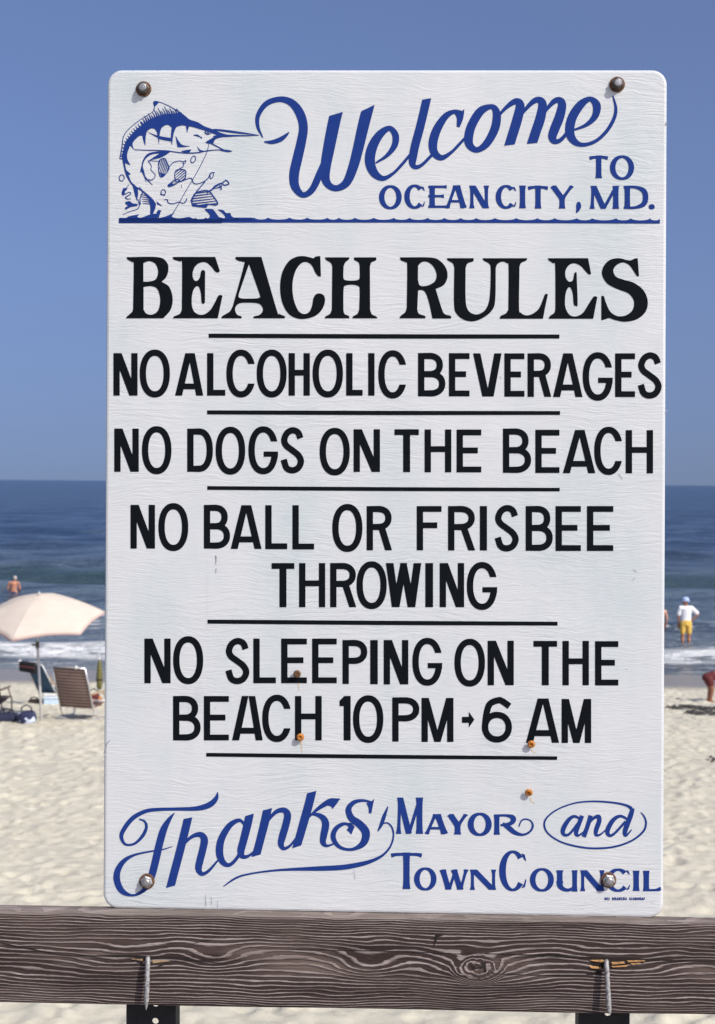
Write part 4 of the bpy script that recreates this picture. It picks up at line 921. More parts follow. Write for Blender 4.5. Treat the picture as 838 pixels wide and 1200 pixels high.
# ================================================================== the railing the sign stands on
RF = 0.025                                   # the rail's face stands this far in front of the sign's face
va = [uv1(0, 1069, RF)[1], uv1(838, 1081.8, RF)[1]]; vb = [uv1(0, 1174.5, RF)[1], uv1(838, 1191, RF)[1]]
ua, ub = uv1(0, 1069, RF)[0], uv1(838, 1081.8, RF)[0]
tilt = math.atan2((va[1]-va[0]+vb[1]-vb[0])/2, ub-ua)
v_top = sum(va)/2; RH = v_top-sum(vb)/2; RT = 0.038
print('RAIL', v_top, RH, tilt, 'sign bottom', corners[0][1], corners[1][1])
RO = SIGN_C + EN*(RF-RT/2) + E2*(v_top-RH/2)
rail = empty('guard_rail', Vector(RO), SIGN_ROT.to_euler())
tag(rail, 'weathered grey brown wooden rail under the beach rules sign, with bent spikes through it', 'railing')
s = NT('weathered_wood'); co = s.coord()
sp = s.n('ShaderNodeSeparateXYZ'); s.l(co, sp.inputs[0]); U, V = sp.outputs[0], sp.outputs[2]
n1 = s.noise(s.mapping(co, (1.7, 3, 5)), 1.6, 3, 0.5); n2 = s.noise(s.mapping(co, (5, 10, 22), (3, 0, 1)), 2.0, 4, 0.55)
vc = s.math('MULTIPLY_ADD', n1, 0.05, s.math('ADD', V, -0.021))
av = s.math('SQRT', s.math('ADD', s.math('MULTIPLY', vc, vc), 0.00022))
F = s.math('ADD', s.math('MULTIPLY', V, 105.0), s.math('MULTIPLY', s.math('MULTIPLY', vc, av), 1500.0))
F = s.math('ADD', F, s.math('MULTIPLY', s.math('SUBTRACT', n1, 0.5), 4.2))
F = s.math('ADD', F, s.math('MULTIPLY', s.math('SUBTRACT', n2, 0.5), 1.9))
def knot(px, py, r, k, wob=0.6):
    global F
    u0, v0 = uv1(px, py, RF); v0 -= (v_top-RH/2)
    du = s.math('MULTIPLY', s.math('SUBTRACT', U, u0), 0.62); dv = s.math('SUBTRACT', V, v0)
    d = s.math('SQRT', s.math('ADD', s.math('MULTIPLY', du, du), s.math('MULTIPLY', dv, dv)))
    rad = s.math('MULTIPLY_ADD', s.noise(co, 60, 4), wob, s.math('MULTIPLY', d, k))
    msk = s.smooth(d, r, r*0.45)
    mx = s.n('ShaderNodeMix', data_type='FLOAT'); s.l(msk, mx.inputs[0]); s.l(F, mx.inputs[2]); s.l(rad, mx.inputs[3]); F = mx.outputs[0]
    return d
# lines bow round the knots
for (px, py, r, a) in ((560, 1135, 0.035, 4.0), (150, 1124, 0.03, 1.6), (250, 1124, 0.02, 2.2), (735, 1134, 0.03, 2.0), (430, 1130, 0.022, 2.5)):
    u0, v0 = uv1(px, py, RF); v0 -= (v_top-RH/2)
    du = s.math('MULTIPLY', s.math('SUBTRACT', U, u0), 0.45); dv = s.math('SUBTRACT', V, v0)
    e = s.math('POWER', 2.718, s.math('MULTIPLY', s.math('ADD', s.math('MULTIPLY', du, du), s.math('MULTIPLY', dv, dv)), -1.0/(r*r)))
    F = s.math('ADD', F, s.math('MULTIPLY', e, a))
dk = knot(560, 1135, 0.027, 170, 2.6)
n3 = s.noise(s.mapping(co, (3.5, 5, 40), (8, 1, 2)), 1.0, 3, 0.5)
fr = s.math('FRACT', F); fr = s.math('MULTIPLY_ADD', s.math('SUBTRACT', n3, 0.5), 0.55, fr)
line = s.math('MULTIPLY', s.smooth(fr, 0.42, 0.74), s.smooth(fr, 1.0, 0.9))
fib = s.noise(s.mapping(co, (6, 60, 420)), 1.0, 4, 0.6); fib2 = s.noise(s.mapping(co, (3, 10, 60)), 1.0, 4, 0.6)
midb = s.math('MULTIPLY', s.smooth(s.math('ABSOLUTE', s.math('SUBTRACT', vc, 0.004)), 0.028, 0.006), s.smooth(s.noise(s.mapping(co, (4, 3, 26), (2, 7, 1)), 1.0, 4, 0.55), 0.50, 0.66))
dark = s.ramp(fib2, [(0.3, (0.024, 0.0145, 0.0125)), (0.7, (0.056, 0.037, 0.032))]); lite = s.ramp(fib2, [(0.3, (0.160, 0.128, 0.115)), (0.7, (0.43, 0.37, 0.345))])
c = s.mix(line, dark, lite)
c = s.mix(s.math('MULTIPLY', s.smooth(fib, 0.55, 0.40), 0.45), c, (0.05, 0.038, 0.033, 1))
patch = s.smooth(s.noise(s.mapping(co, (5, 5, 14), (9, 2, 4)), 1.3, 3), 0.52, 0.72)
c = s.mix(s.math('MULTIPLY', patch, 0.28), c, (0.18, 0.135, 0.110, 1))
c = s.mix(s.math('MULTIPLY', midb, 0.45), c, (0.24, 0.185, 0.155, 1))
chk = s.smooth(s.noise(s.mapping(co, (2.2, 3, 210), (6, 0, 3)), 1.0, 5, 0.6), 0.36, 0.31)
c = s.mix(s.math('MULTIPLY', chk, 0.85), c, (0.012, 0.008, 0.007, 1))
geo = s.n('ShaderNodeNewGeometry'); up = s.n('ShaderNodeSeparateXYZ'); s.l(co, up.inputs[0])
topm = s.smooth(V, RH/2-0.004, RH/2-0.001)          # the top face is mixed paler than the front
c = s.mix(s.math('MULTIPLY', topm, 0.7), c, s.ramp(fib, [(0.3, (0.12, 0.095, 0.08)), (0.7, (0.34, 0.295, 0.26))]))
hgt = s.math('SUBTRACT', s.math('ADD', s.math('MULTIPLY', line, 0.8), s.math('MULTIPLY', fib, 0.5)), s.math('MULTIPLY', chk, 1.2))
M_RAIL = s.set(color=c, rough=0.9, spec=0.2, normal=s.bump(hgt, 0.9, 0.0022))
bm = bmesh.new(); NX, NZ = 240, 14
def rpt(x, y, z):
    wv = 0.0016*(vnoise(np.array([x*4.0]), np.array([y*3+1.0]), 21)[0]-0.5) if abs(z) > RH/2-0.008 else 0.0
    return (x, y, z + wv*(1 if z > 0 else -1)*2 + math.tan(tilt)*x)
prof_ = []
ch = 0.0035
for (y, z) in ((-RT/2, -RH/2+ch), (-RT/2, RH/2-ch), (-RT/2+ch*0.35, RH/2-ch*0.35), (-RT/2+ch, RH/2), (RT/2-ch, RH/2), (RT/2, RH/2-ch), (RT/2, -RH/2+ch), (RT/2-ch, -RH/2), (-RT/2+ch, -RH/2), (-RT/2+ch*0.35, -RH/2+ch*0.35)): prof_.append((y, z))
rings = [[bm.verts.new(rpt(-1.9+3.8*i/NX, y, z)) for (y, z) in prof_] for i in range(NX+1)]
for i in range(NX):
    for k in range(len(prof_)):
        bm.faces.new((rings[i][k], rings[i+1][k], rings[i+1][(k+1) % len(prof_)], rings[i][(k+1) % len(prof_)]))
bm.faces.new(rings[0]); bm.faces.new(rings[-1][::-1])
bm_obj('beam', bm, M_RAIL, rail)
# posts of the railing, both out of the picture
bm = bmesh.new()
for x in (-1.55, 1.6):
    box(bm, (x, RT/2+0.046, -0.42), (0.089, 0.089, 1.15), bev=0.004)
    bm_obj('rail_post', bm, M_RAIL, rail); bm = bmesh.new()
bm.free()

def rail_ink(name, x0, y0, x1, y1, mat, ops, off, res=4.0):
    I = Ink(x0, y0, x1, y1, res)
    for kind, pts in ops: (I.stroke(pts, n=5) if kind == 's' else I.poly(pts))
    o = I.build(name, mat, None, off=off)
    o.parent = rail; o.location = (0, (RF-RT/2), -(v_top-RH/2))
    return o
M_CRACK = simple('wood_crack', (0.012, 0.008, 0.006), 0.95)
M_RAW = simple('raw_wood', (0.40, 0.22, 0.085), 0.8, var=0.35, scale=220, bump=0.4, bscale=500)
rail_ink('crack', -3, 1098, 275, 1142, M_CRACK, [('s', [(-2, 1104.5, 1.3), (40, 1113, 1.4), (75, 1119.5, 1.2), (110, 1120, 1.1), (150, 1120.4, 2.6), (170, 1121.5, 3.4), (188, 1122, 2.4), (205, 1122.8, 2.8), (235, 1126, 1.3), (268, 1130, 0.4)]),
    ('p', [(152, 1124, 1), (166, 1130, 1), (170, 1124, 1)]), ('p', [(177, 1134, 1), (201, 1127.5, 1), (190, 1132, 1)])], RF+0.0006)
rail_ink('crack', 540, 1110, 842, 1148, M_CRACK, [('s', [(545, 1116.5, 0.5), (620, 1119, 1.0), (685, 1122, 2.0), (715, 1123, 2.8), (760, 1124.5, 1.8), (800, 1126, 1.2), (842, 1127.5, 1.0)]),
    ('p', [(686, 1142, 1), (700, 1138, 1), (706, 1140, 1), (694, 1143, 1)]), ('p', [(690, 1124, 1), (745, 1124, 1), (735, 1131, 1), (712, 1137, 1), (695, 1132, 1)])], RF+0.0006)
for op in (('p', [(551, 1130.5, 1), (556, 1133, 1), (559, 1133.6, 1), (566, 1133, 1), (566, 1134.6, 1), (559, 1135.4, 1), (556, 1136, 1), (551, 1138, 1), (553.5, 1134, 1)]), ('p', [(563, 1130, 1), (566, 1128.2, 1), (569, 1128.2, 1), (570, 1139.5, 1), (567.6, 1139.5, 1), (566.6, 1131.5, 1)]), ('p', [(508, 1110, 1), (510, 1095, 1), (522, 1095, 1), (514, 1098, 1), (511, 1104, 1)])):
    rail_ink('crack', 500, 1090, 580, 1146, M_CRACK, [op], RF+0.0006)
rail_ink('crack', 270, 1100, 545, 1135, M_CRACK, [('s', [(300, 1111, 0.3), (360, 1113, 0.7), (430, 1114, 0.9), (500, 1116, 0.8), (540, 1118, 0.4)])], RF+0.0006)
rail_ink('crack', 560, 1138, 842, 1165, M_CRACK, [('s', [(575, 1141, 0.4), (640, 1143, 0.7), (690, 1143.5, 0.5)])], RF+0.0006)
rail_ink('crack', 210, 1098, 260, 1112, M_CRACK, [('s', [(226, 1106, 0.4), (236, 1103, 0.9), (246, 1102, 0.4)])], RF+0.0006)
M_RAWGREY = simple('weathered_raw_wood', (0.30, 0.20, 0.115), 0.85, var=0.4, scale=220, bump=0.4, bscale=500)
def splinter(pts, th=0.003, mat=None):
    """raw torn fibre standing off the rail: outline in photograph pixels"""
    bm = bmesh.new(); n = len(pts)
    a = [bm.verts.new((u, -RF+0.001+(RF-RT/2), v-(v_top-RH/2))) for u, v in (uv1(p[0], p[1], RF) for p in pts)]
    cx = sum(v.co.x for v in a)/n; cz = sum(v.co.z for v in a)/n
    b = [bm.verts.new((cx+(v.co.x-cx)*0.8, -RF-th+(RF-RT/2), cz+(v.co.z-cz)*0.55)) for v in a]
    for k in range(n): bm.faces.new((a[k], a[(k+1) % n], b[(k+1) % n], b[k]))
    bm.faces.new(b)
    return bm_obj('splinter', bm, mat or M_RAW, rail)
for P in ([(177, 1125.5), (192, 1125), (201, 1126), (178, 1130)], [(152, 1123.2), (168, 1123.5), (169, 1127)], ): splinter(P, 0.0012, M_RAWGREY)
for P in ([(689, 1124.5), (706, 1124), (716, 1128), (700, 1127.5)], [(689, 1131), (706, 1133), (704, 1136), (692, 1134.5)], [(715, 1127), (732, 1126), (733, 1129), (716, 1131)], [(714, 1132), (738, 1130), (735, 1132.5), (716, 1134)], [(733, 1125.3), (756, 1124.6), (757, 1126), (734, 1128)], [(738, 1128.5), (752, 1128), (741, 1131)]): splinter(P, 0.0022)

# bent spikes that come through the rail
s = NT('zinc_spike'); co = s.coord(); nz = s.noise(co, 220, 4, 0.6)
M_SPIKE = s.set(color=s.ramp(nz, [(0.3, (0.16, 0.155, 0.15)), (0.7, (0.47, 0.47, 0.46))]), rough=0.5, metal=0.3, normal=s.bump(s.noise(co, 600, 2), 0.5, 0.001))
for k, (pa, pb, pt) in enumerate((((173.2, 1123), (172.6, 1150), (171.3, 1183.5)), ((710.8, 1127), (712.2, 1155), (714.3, 1187.5)))):
    path = []
    for (p, y) in (((pa[0], pa[1]), RF-0.014), ((pa[0], pa[1]), RF+0.0035), ((pa[0], pa[1]+4), RF+0.0078), ((pa[0]*0.6+pb[0]*0.4, pa[1]*0.6+pb[1]*0.4), RF+0.0098), (pb, RF+0.0120), ((pb[0]*0.4+pt[0]*0.6, pb[1]*0.4+pt[1]*0.6), RF+0.0145), (pt, RF+0.0165)):
        u, v = uv1(p[0], p[1], y); path.append((u, -y+(RF-RT/2), v-(v_top-RH/2)))
    path = [tuple(q) for q in spline(path, 12)]
    N = len(path); r0 = 0.0034; bm = bmesh.new(); rings = []; prev = None; SEG = 14
    for i, p in enumerate(path):
        p = Vector(p); t = (Vector(path[min(i+1, N-1)])-Vector(path[max(i-1, 0)])).normalized()
        a = t.orthogonal().normalized() if prev is None else (prev-t*prev.dot(t)).normalized(); prev = a; b = t.cross(a)
        f = i/(N-1); tp = 1.0 if f < 0.86 else (1-(f-0.86)/0.14*(0.85 if k == 0 else 0.25))
        ring = []
        for q in range(SEG):
            an = 2*math.pi*q/SEG; rr = r0*tp*(1+0.10*math.cos(4*(an)-i*0.9)*(f > 0.2))
            ring.append(bm.verts.new(p+(a*math.cos(an)+b*math.sin(an))*rr))
        rings.append(ring)
    for i in range(N-1):
        for q in range(SEG): bm.faces.new((rings[i][q], rings[i][(q+1) % SEG], rings[i+1][(q+1) % SEG], rings[i+1][q]))
    bm.faces.new(rings[0][::-1]); bm.faces.new(rings[-1])
    o = bm_obj('spike', bm, M_SPIKE, rail, smooth=True)

# perforated channel posts that carry the sign, behind the rail
M_POST = simple('dark_post_paint', (0.012, 0.014, 0.015), 0.7, 0.2, 0.4, 60)
def channel_post(hole_px, width_px, label, vtop):
    off = -0.0136
    u0, v0 = uv1(hole_px[0], hole_px[1], off); ul = uv1(width_px[0], 1192, off)[0]; ur = uv1(width_px[1], 1192, off)[0]
    P = empty('sign_post', Vector(SIGN_C + E1*u0 + EN*off + E2*v0), SIGN_ROT.to_euler())
    tag(P, label, 'post', 'perforated steel posts carrying the sign')
    a, b = ul-u0, ur-u0; pitch = 0.0254; r = 0.0048; th = 0.0035
    k0, k1 = -118, int((vtop-v0)/pitch)
    bm = bmesh.new(); NS = 24
    for k in range(k0, k1):
        zc = k*pitch
        for y in (0.0, th):
            ring = [bm.verts.new((r*math.cos(2*math.pi*q/NS), y, zc+r*math.sin(2*math.pi*q/NS))) for q in range(NS)]
            out = []
            for q in range(NS):
                c_, s_ = math.cos(2*math.pi*q/NS), math.sin(2*math.pi*q/NS); m_ = max(abs(c_), abs(s_)); h = pitch/2
                out.append(bm.verts.new((h*c_/m_, y, zc+h*s_/m_)))
            for q in range(NS): bm.faces.new((ring[q], ring[(q+1) % NS], out[(q+1) % NS], out[q]))
            if y == 0.0: r_a = ring
            else:
                for q in range(NS): bm.faces.new((r_a[q], ring[q], ring[(q+1) % NS], r_a[(q+1) % NS]))
    z0, z1 = (k0-0.5)*pitch, (k1-0.5)*pitch; h = pitch/2
    for (xa, xb) in ((a, -h), (h, b)): box(bm, ((xa+xb)/2, th/2, (z0+z1)/2), (abs(xb-xa), th, z1-z0))
    for x, sgn in ((a, -1), (b, 1)):                      # the channel's flanges
        box(bm, (x-sgn*th/2, 0.018+th, (z0+z1)/2), (th, 0.036, z1-z0))
    bmesh.ops.remove_doubles(bm, verts=bm.verts, dist=0.00005)
    bm_obj('channel', bm, M_POST, P)
    return P
channel_post((182, 1196.8), (148, 206), 'black perforated steel post below the left bent spike', 0.585)
channel_post((712.5, 1208), (678, 738), 'black perforated steel post below the right bent spike', 0.585)
# ================================================================== people and beach gear
def remesh_body(name, parts, voxel, mat, parent=None, smooth_it=4, colors=None):
    """one continuous surface from tapered limbs (p0, r0, p1, r1) and ellipsoids ('e', centre, radii)"""
    bm = bmesh.new()
    for p in parts:
        if p[0] == 'e':
            M = Matrix.Translation(p[1]) @ (p[3] if len(p) > 3 else Matrix()) @ Matrix.Diagonal((*p[2], 1))
            bmesh.ops.create_icosphere(bm, subdivisions=3, radius=1.0, matrix=M)
        else:
            a, ra, b, rb = Vector(p[0]), p[1], Vector(p[2]), p[3]; sq = p[4] if len(p) > 4 else (1, 1)
            d = (b-a); Ln = d.length; pr = [(0.001, -ra)]
            for k in range(1, 6): an = k*math.pi/12; pr.append((ra*math.sin(an), -ra*math.cos(an)))
            pr.append((ra, 0)); pr.append((rb, Ln))
            for k in range(1, 6): an = k*math.pi/12; pr.append((rb*math.cos(an), Ln+rb*math.sin(an)))
            pr.append((0.001, Ln+rb))
            M = Matrix.Translation(a) @ d.to_track_quat('Z', 'Y').to_matrix().to_4x4()
            lathe(bm, pr, 16, M)
    bmesh.ops.recalc_face_normals(bm, faces=bm.faces)
    me = bpy.data.meshes.new(name); bm.to_mesh(me); bm.free()
    o = bpy.data.objects.new(name, me); C.objects.link(o)
    r = o.modifiers.new('r', 'REMESH'); r.mode = 'VOXEL'; r.voxel_size = voxel
    if smooth_it:
        sm = o.modifiers.new('s', 'SMOOTH'); sm.factor = 0.5; sm.iterations = smooth_it
    dg = bpy.context.evaluated_depsgraph_get(); dg.update()
    me2 = bpy.data.meshes.new_from_object(o.evaluated_get(dg)); o.modifiers.clear(); o.data = me2; bpy.data.meshes.remove(me)
    me2.name = name; me2.materials.clear(); me2.materials.append(mat)
    me2.polygons.foreach_set('use_smooth', [True]*len(me2.polygons))
    if parent is not None: o.parent = parent
    return o
def squash(parts, f, c=0.0):
    return parts
def hand(parts, w, d, side, k=1.0, curl=0.5):
    """palm with four fingers and a thumb at wrist w, pointing along d"""
    d = Vector(d).normalized(); a = d.cross(Vector((0, 1, 0.2))).normalized(); n = a.cross(d).normalized(); w = Vector(w)
    pm = w+d*0.085*k
    for q in (-1.2, -0.4, 0.4, 1.2): parts.append((w+d*0.015*k+a*0.014*q*k, 0.017*k, pm+a*0.020*q*k, 0.013*k))
    for q, L_ in ((-1.5, 0.062), (-0.5, 0.078), (0.5, 0.083), (1.5, 0.072)):
        b0 = pm+a*0.0185*q*k; b1 = b0+(d*0.9+n*0.35*curl*side).normalized()*L_*0.55*k; b2 = b1+(d*0.6+n*0.8*curl*side).normalized()*L_*0.5*k
        parts.append((b0, 0.0095*k, b1, 0.0088*k)); parts.append((b1, 0.0088*k, b2, 0.0075*k))
    t0 = w+d*0.03*k-a*0.022*side*k; t1 = t0+(d*0.7-a*0.75*side)*0.045*k; t2 = t1+(d*0.9-a*0.2*side)*0.03*k
    parts.append((t0, 0.013*k, t1, 0.0105*k)); parts.append((t1, 0.0105*k, t2, 0.0085*k))
def head(parts, c, yaw, k=1.0):
    """skull, jaw, nose, ears, neck root left to the caller; the face looks along yaw (0 = +Y)"""
    Rz = Matrix.Rotation(yaw, 4, 'Z'); c = Vector(c)
    T = lambda x, y, z: c+(Rz @ Vector((x*k, y*k, z*k)))
    parts.append(('e', T(0, -0.008, 0.02), (0.076*k, 0.096*k, 0.098*k), Rz)); parts.append(('e', T(0, 0.028, -0.055), (0.056*k, 0.060*k, 0.062*k), Rz))
    parts.append((T(0, 0.088, 0.008), 0.008*k, T(0, 0.108, -0.028), 0.014*k))
    parts.append((T(-0.03, 0.084, 0.022), 0.012*k, T(0.03, 0.084, 0.022), 0.012*k))
    for sx in (-1, 1): parts.append(('e', T(sx*0.078, -0.005, -0.005), (0.013*k, 0.022*k, 0.034*k), Rz))
    parts.append((T(-0.018, 0.082, -0.062), 0.009*k, T(0.018, 0.082, -0.062), 0.009*k))
    return T
def skin(name, col):
    s = NT(name); co = s.coord(); n = s.noise(co, 9, 4)
    return s.set(color=s.ramp(n, [(0.3, tuple(c*0.85 for c in col)), (0.7, tuple(min(1, c*1.15) for c in col))]), rough=0.5, spec=0.4, sss=0.05)
M_TAN = skin('tanned_skin', (0.36, 0.16, 0.085)); M_FAIR = skin('sunburnt_skin', (0.50, 0.23, 0.14)); M_PALE = skin('fair_skin', (0.58, 0.34, 0.24)); M_BROWN = skin('brown_skin', (0.25, 0.10, 0.055))
def cloth(name, col, var=0.12): return simple(name, col, 0.85, 0, var, 14, 0.3, 60)
M_TEE = cloth('white_tee', (0.80, 0.80, 0.80), 0.04); M_YEL = cloth('yellow_cloth', (0.72, 0.46, 0.09), 0.2); M_CAP = cloth('pale_blue_cloth', (0.42, 0.52, 0.74), 0.06)
M_MAROON = cloth('maroon_cloth', (0.11, 0.016, 0.018)); M_HAIR = simple('grey_hair', (0.42, 0.38, 0.33), 0.7, 0, 0.3, 60, 0.6, 200); M_DHAIR = simple('brown_hair', (0.05, 0.03, 0.018), 0.7, 0, 0.4, 60, 0.6, 200)
M_EYE = simple('eye_white', (0.8, 0.8, 0.78), 0.2); M_NAVYTRUNK = cloth('navy_trunks', (0.02, 0.03, 0.08))

def torso(parts, pel, chest, wid, k=1.0, yaw=0.0):
    """waist to shoulders as a flat barrel"""
    pel = Vector(pel); chest = Vector(chest); Rz = Matrix.Rotation(yaw, 4, 'Z')
    ax = Rz @ Vector((1, 0, 0))
    for f in (0, 0.2, 0.4, 0.6, 0.8, 1.0):
        c = pel.lerp(chest, f); wv = (0.155-0.03*math.sin(f*math.pi)*0.8+0.025*f)*wid*k; dp = (0.105-0.01*math.sin(f*math.pi)+0.012*f)*k
        parts.append(('e', c, (wv, dp, 0.10*k), Rz))
    parts.append((chest+ax*0.155*wid*k+Vector((0, 0, 0.045*k)), 0.062*k, chest-ax*0.155*wid*k+Vector((0, 0, 0.045*k)), 0.062*k))
def limb(parts, pts, rad):
    for a, b, ra, rb in zip(pts[:-1], pts[1:], rad[:-1], rad[1:]): parts.append((a, ra, b, rb))

def face_eyes(T, parent, name='eye'):
    for sx in (-1, 1):
        bm = bmesh.new(); bmesh.ops.create_icosphere(bm, subdivisions=2, radius=0.011, matrix=Matrix.Translation(T(sx*0.031, 0.083, 0.010)))
        bm_obj('eye', bm, M_EYE, parent, smooth=True)

# ---- man in white tee, yellow shorts and a cap, seen from behind in the shallows
g = at_z(803.5, 754.8, 0.0); gz = ground_z(g[0], g[1])
pm = empty('person', (g[0], g[1], gz)); tag(pm, 'man in white tee, yellow shorts and pale blue cap standing ankle deep, hand on hip', 'person')
parts = []
torso(parts, (0, 0, 0.98), (0.0, -0.01, 1.36), 1.0)
limb(parts, [(0.085, 0.0, 0.95), (0.105, 0.015, 0.52), (0.105, -0.02, 0.09)], [0.092, 0.06, 0.038]); limb(parts, [(-0.085, 0, 0.95), (-0.10, 0.015, 0.52), (-0.10, -0.02, 0.09)], [0.092, 0.06, 0.038])
for sx in (1, -1):
    parts.append(((sx*0.105, -0.025, 0.30), 0.05, (sx*0.105, -0.02, 0.36), 0.055)); limb(parts, [(sx*0.105, -0.05, 0.035), (sx*0.11, 0.06, 0.03), (sx*0.115, 0.15, 0.022)], [0.036, 0.036, 0.024])
limb(parts, [(0.20, -0.01, 1.40), (0.375, -0.06, 1.20), (0.21, -0.03, 1.02)], [0.052, 0.040, 0.028]); hand(parts, (0.21, -0.03, 1.02), (-0.6, 0.15, -0.55), 1)
limb(parts, [(-0.20, -0.01, 1.40), (-0.245, 0.0, 1.13), (-0.225, 0.06, 0.88)], [0.052, 0.040, 0.028]); hand(parts, (-0.225, 0.06, 0.88), (0.03, 0.15, -1), -1)
parts.append(((0, 0, 1.40), 0.062, (-0.01, 0.02, 1.53), 0.055)); T = head(parts, (-0.015, 0.03, 1.615), R(58))
body = remesh_body('body', parts, 0.0075, M_TAN, pm, 3); face_eyes(T, pm)
parts = []
torso(parts, (0, 0, 0.92), (0.0, -0.01, 1.36), 1.10, 1.08)
limb(parts, [(0.18, -0.01, 1.40), (0.335, -0.048, 1.245)], [0.072, 0.075]); limb(parts, [(-0.18, -0.01, 1.40), (-0.238, 0.0, 1.20)], [0.072, 0.072])
remesh_body('t_shirt', parts, 0.012, M_TEE, pm, 4)
parts = []
for f in (0, 0.5, 1): parts.append(('e', (0, 0, 0.87+0.1*f), (0.168, 0.125, 0.09)))
limb(parts, [(0.088, 0, 0.90), (0.108, 0.012, 0.60)], [0.108, 0.086]); limb(parts, [(-0.088, 0, 0.90), (-0.106, 0.012, 0.60)], [0.108, 0.086])
remesh_body('shorts', parts, 0.012, M_YEL, pm, 3)
bm = bmesh.new(); Rz = Matrix.Rotation(R(58), 4, 'Z'); CT = Matrix.Translation((-0.015, 0.03, 1.655)) @ Rz @ Matrix.Diagonal((0.094, 0.112, 0.10, 1))
lathe(bm, [(1.0, -0.18), (1.02, 0.1), (0.98, 0.45), (0.82, 0.78), (0.45, 1.0), (0.01, 1.06)], 24, CT)
lathe(bm, [(0.7, -0.16), (1.45, -0.28), (1.47, -0.24), (0.7, -0.08)], 24, CT)
bm_obj('cap', bm, M_CAP, pm, smooth=True)

# ---- bather waist deep, seen from behind
g = at_z(16.2, 694.5, 0.0); z0 = -0.93
pb = empty('person', (g[0], g[1], z0)); tag(pb, 'sunburnt grey haired bather seen from behind, waist deep in the sea', 'person')
parts = []
torso(parts, (0, 0, 0.96), (0, 0, 1.34), 1.02)
limb(parts, [(0.085, 0.0, 0.93), (0.10, 0.01, 0.50), (0.10, -0.02, 0.08)], [0.095, 0.06, 0.038]); limb(parts, [(-0.085, 0, 0.93), (-0.10, 0.01, 0.5), (-0.10, -0.02, 0.08)], [0.095, 0.06, 0.038])
for sx in (1, -1): limb(parts, [(sx*0.10, -0.05, 0.035), (sx*0.11, 0.14, 0.022)], [0.036, 0.025])
limb(parts, [(0.205, 0, 1.38), (0.27, 0.05, 1.10), (0.20, 0.24, 0.98)], [0.056, 0.043, 0.03]); hand(parts, (0.20, 0.24, 0.98), (-0.5, 0.8, 0), 1)
limb(parts, [(-0.205, 0, 1.38), (-0.285, 0.04, 1.10), (-0.20, 0.24, 0.98)], [0.056, 0.043, 0.03]); hand(parts, (-0.20, 0.24, 0.98), (0.5, 0.8, 0), -1)
parts.append(((0, 0, 1.38), 0.064, (0.03, 0.02, 1.50), 0.056)); T = head(parts, (0.05, 0.03, 1.59), R(-25))
remesh_body('body', parts, 0.0075, M_FAIR, pb, 3); face_eyes(T, pb)
parts = [('e', (0.052, 0.012, 1.625), (0.086, 0.102, 0.085)), ('e', (0.055, -0.025, 1.585), (0.078, 0.075, 0.075))]
remesh_body('hair', parts, 0.010, M_HAIR, pb, 3)
parts = []
for f in (0, 0.5, 1): parts.append(('e', (0, 0, 0.86+0.08*f), (0.168, 0.122, 0.09)))
limb(parts, [(0.088, 0, 0.88), (0.104, 0.012, 0.64)], [0.108, 0.09]); limb(parts, [(-0.088, 0, 0.88), (-0.104, 0.012, 0.64)], [0.108, 0.09])
remesh_body('swim_trunks', parts, 0.012, M_NAVYTRUNK, pb, 3)

# ---- bather half hidden by the sign's right edge
g = at_z(773.6, 752, 0.0); gz = ground_z(g[0], g[1])
ph = empty('person', (g[0], g[1], gz-0.0), (0, 0, R(15))); tag(ph, 'bare armed bather almost hidden behind the right edge of the sign', 'person')
parts = []
torso(parts, (0, 0, 0.86), (0, 0, 1.2), 0.95, 0.92)
for sx in (1, -1):
    limb(parts, [(sx*0.08, 0, 0.83), (sx*0.09, 0.01, 0.45), (sx*0.09, -0.02, 0.07)], [0.085, 0.054, 0.035]); limb(parts, [(sx*0.09, -0.045, 0.03), (sx*0.10, 0.12, 0.02)], [0.032, 0.022])
    limb(parts, [(sx*0.18, 0, 1.235), (sx*0.245, 0.01, 0.98), (sx*0.235, 0.08, 0.78)], [0.048, 0.038, 0.027]); hand(parts, (sx*0.235, 0.08, 0.78), (0, 0.2, -1), sx, 0.92)
parts.append(((0, 0, 1.22), 0.055, (0, 0.02, 1.34), 0.05)); T = head(parts, (0, 0.03, 1.43), 0, 0.94)
remesh_body('body', parts, 0.0075, M_PALE, ph, 3); face_eyes(T, ph)
remesh_body('hair', [('e', (0, 0.012, 1.465), (0.08, 0.096, 0.08)), ('e', (0, -0.025, 1.425), (0.074, 0.07, 0.075))], 0.010, M_DHAIR, ph, 3)
parts = []
for f in (0, 0.5, 1): parts.append(('e', (0, 0, 0.77+0.08*f), (0.155, 0.115, 0.085)))
limb(parts, [(0.08, 0, 0.79), (0.092, 0.012, 0.62)], [0.10, 0.09]); limb(parts, [(-0.08, 0, 0.79), (-0.092, 0.012, 0.62)], [0.10, 0.09])
remesh_body('swim_trunks', parts, 0.012, M_MAROON, ph, 3)

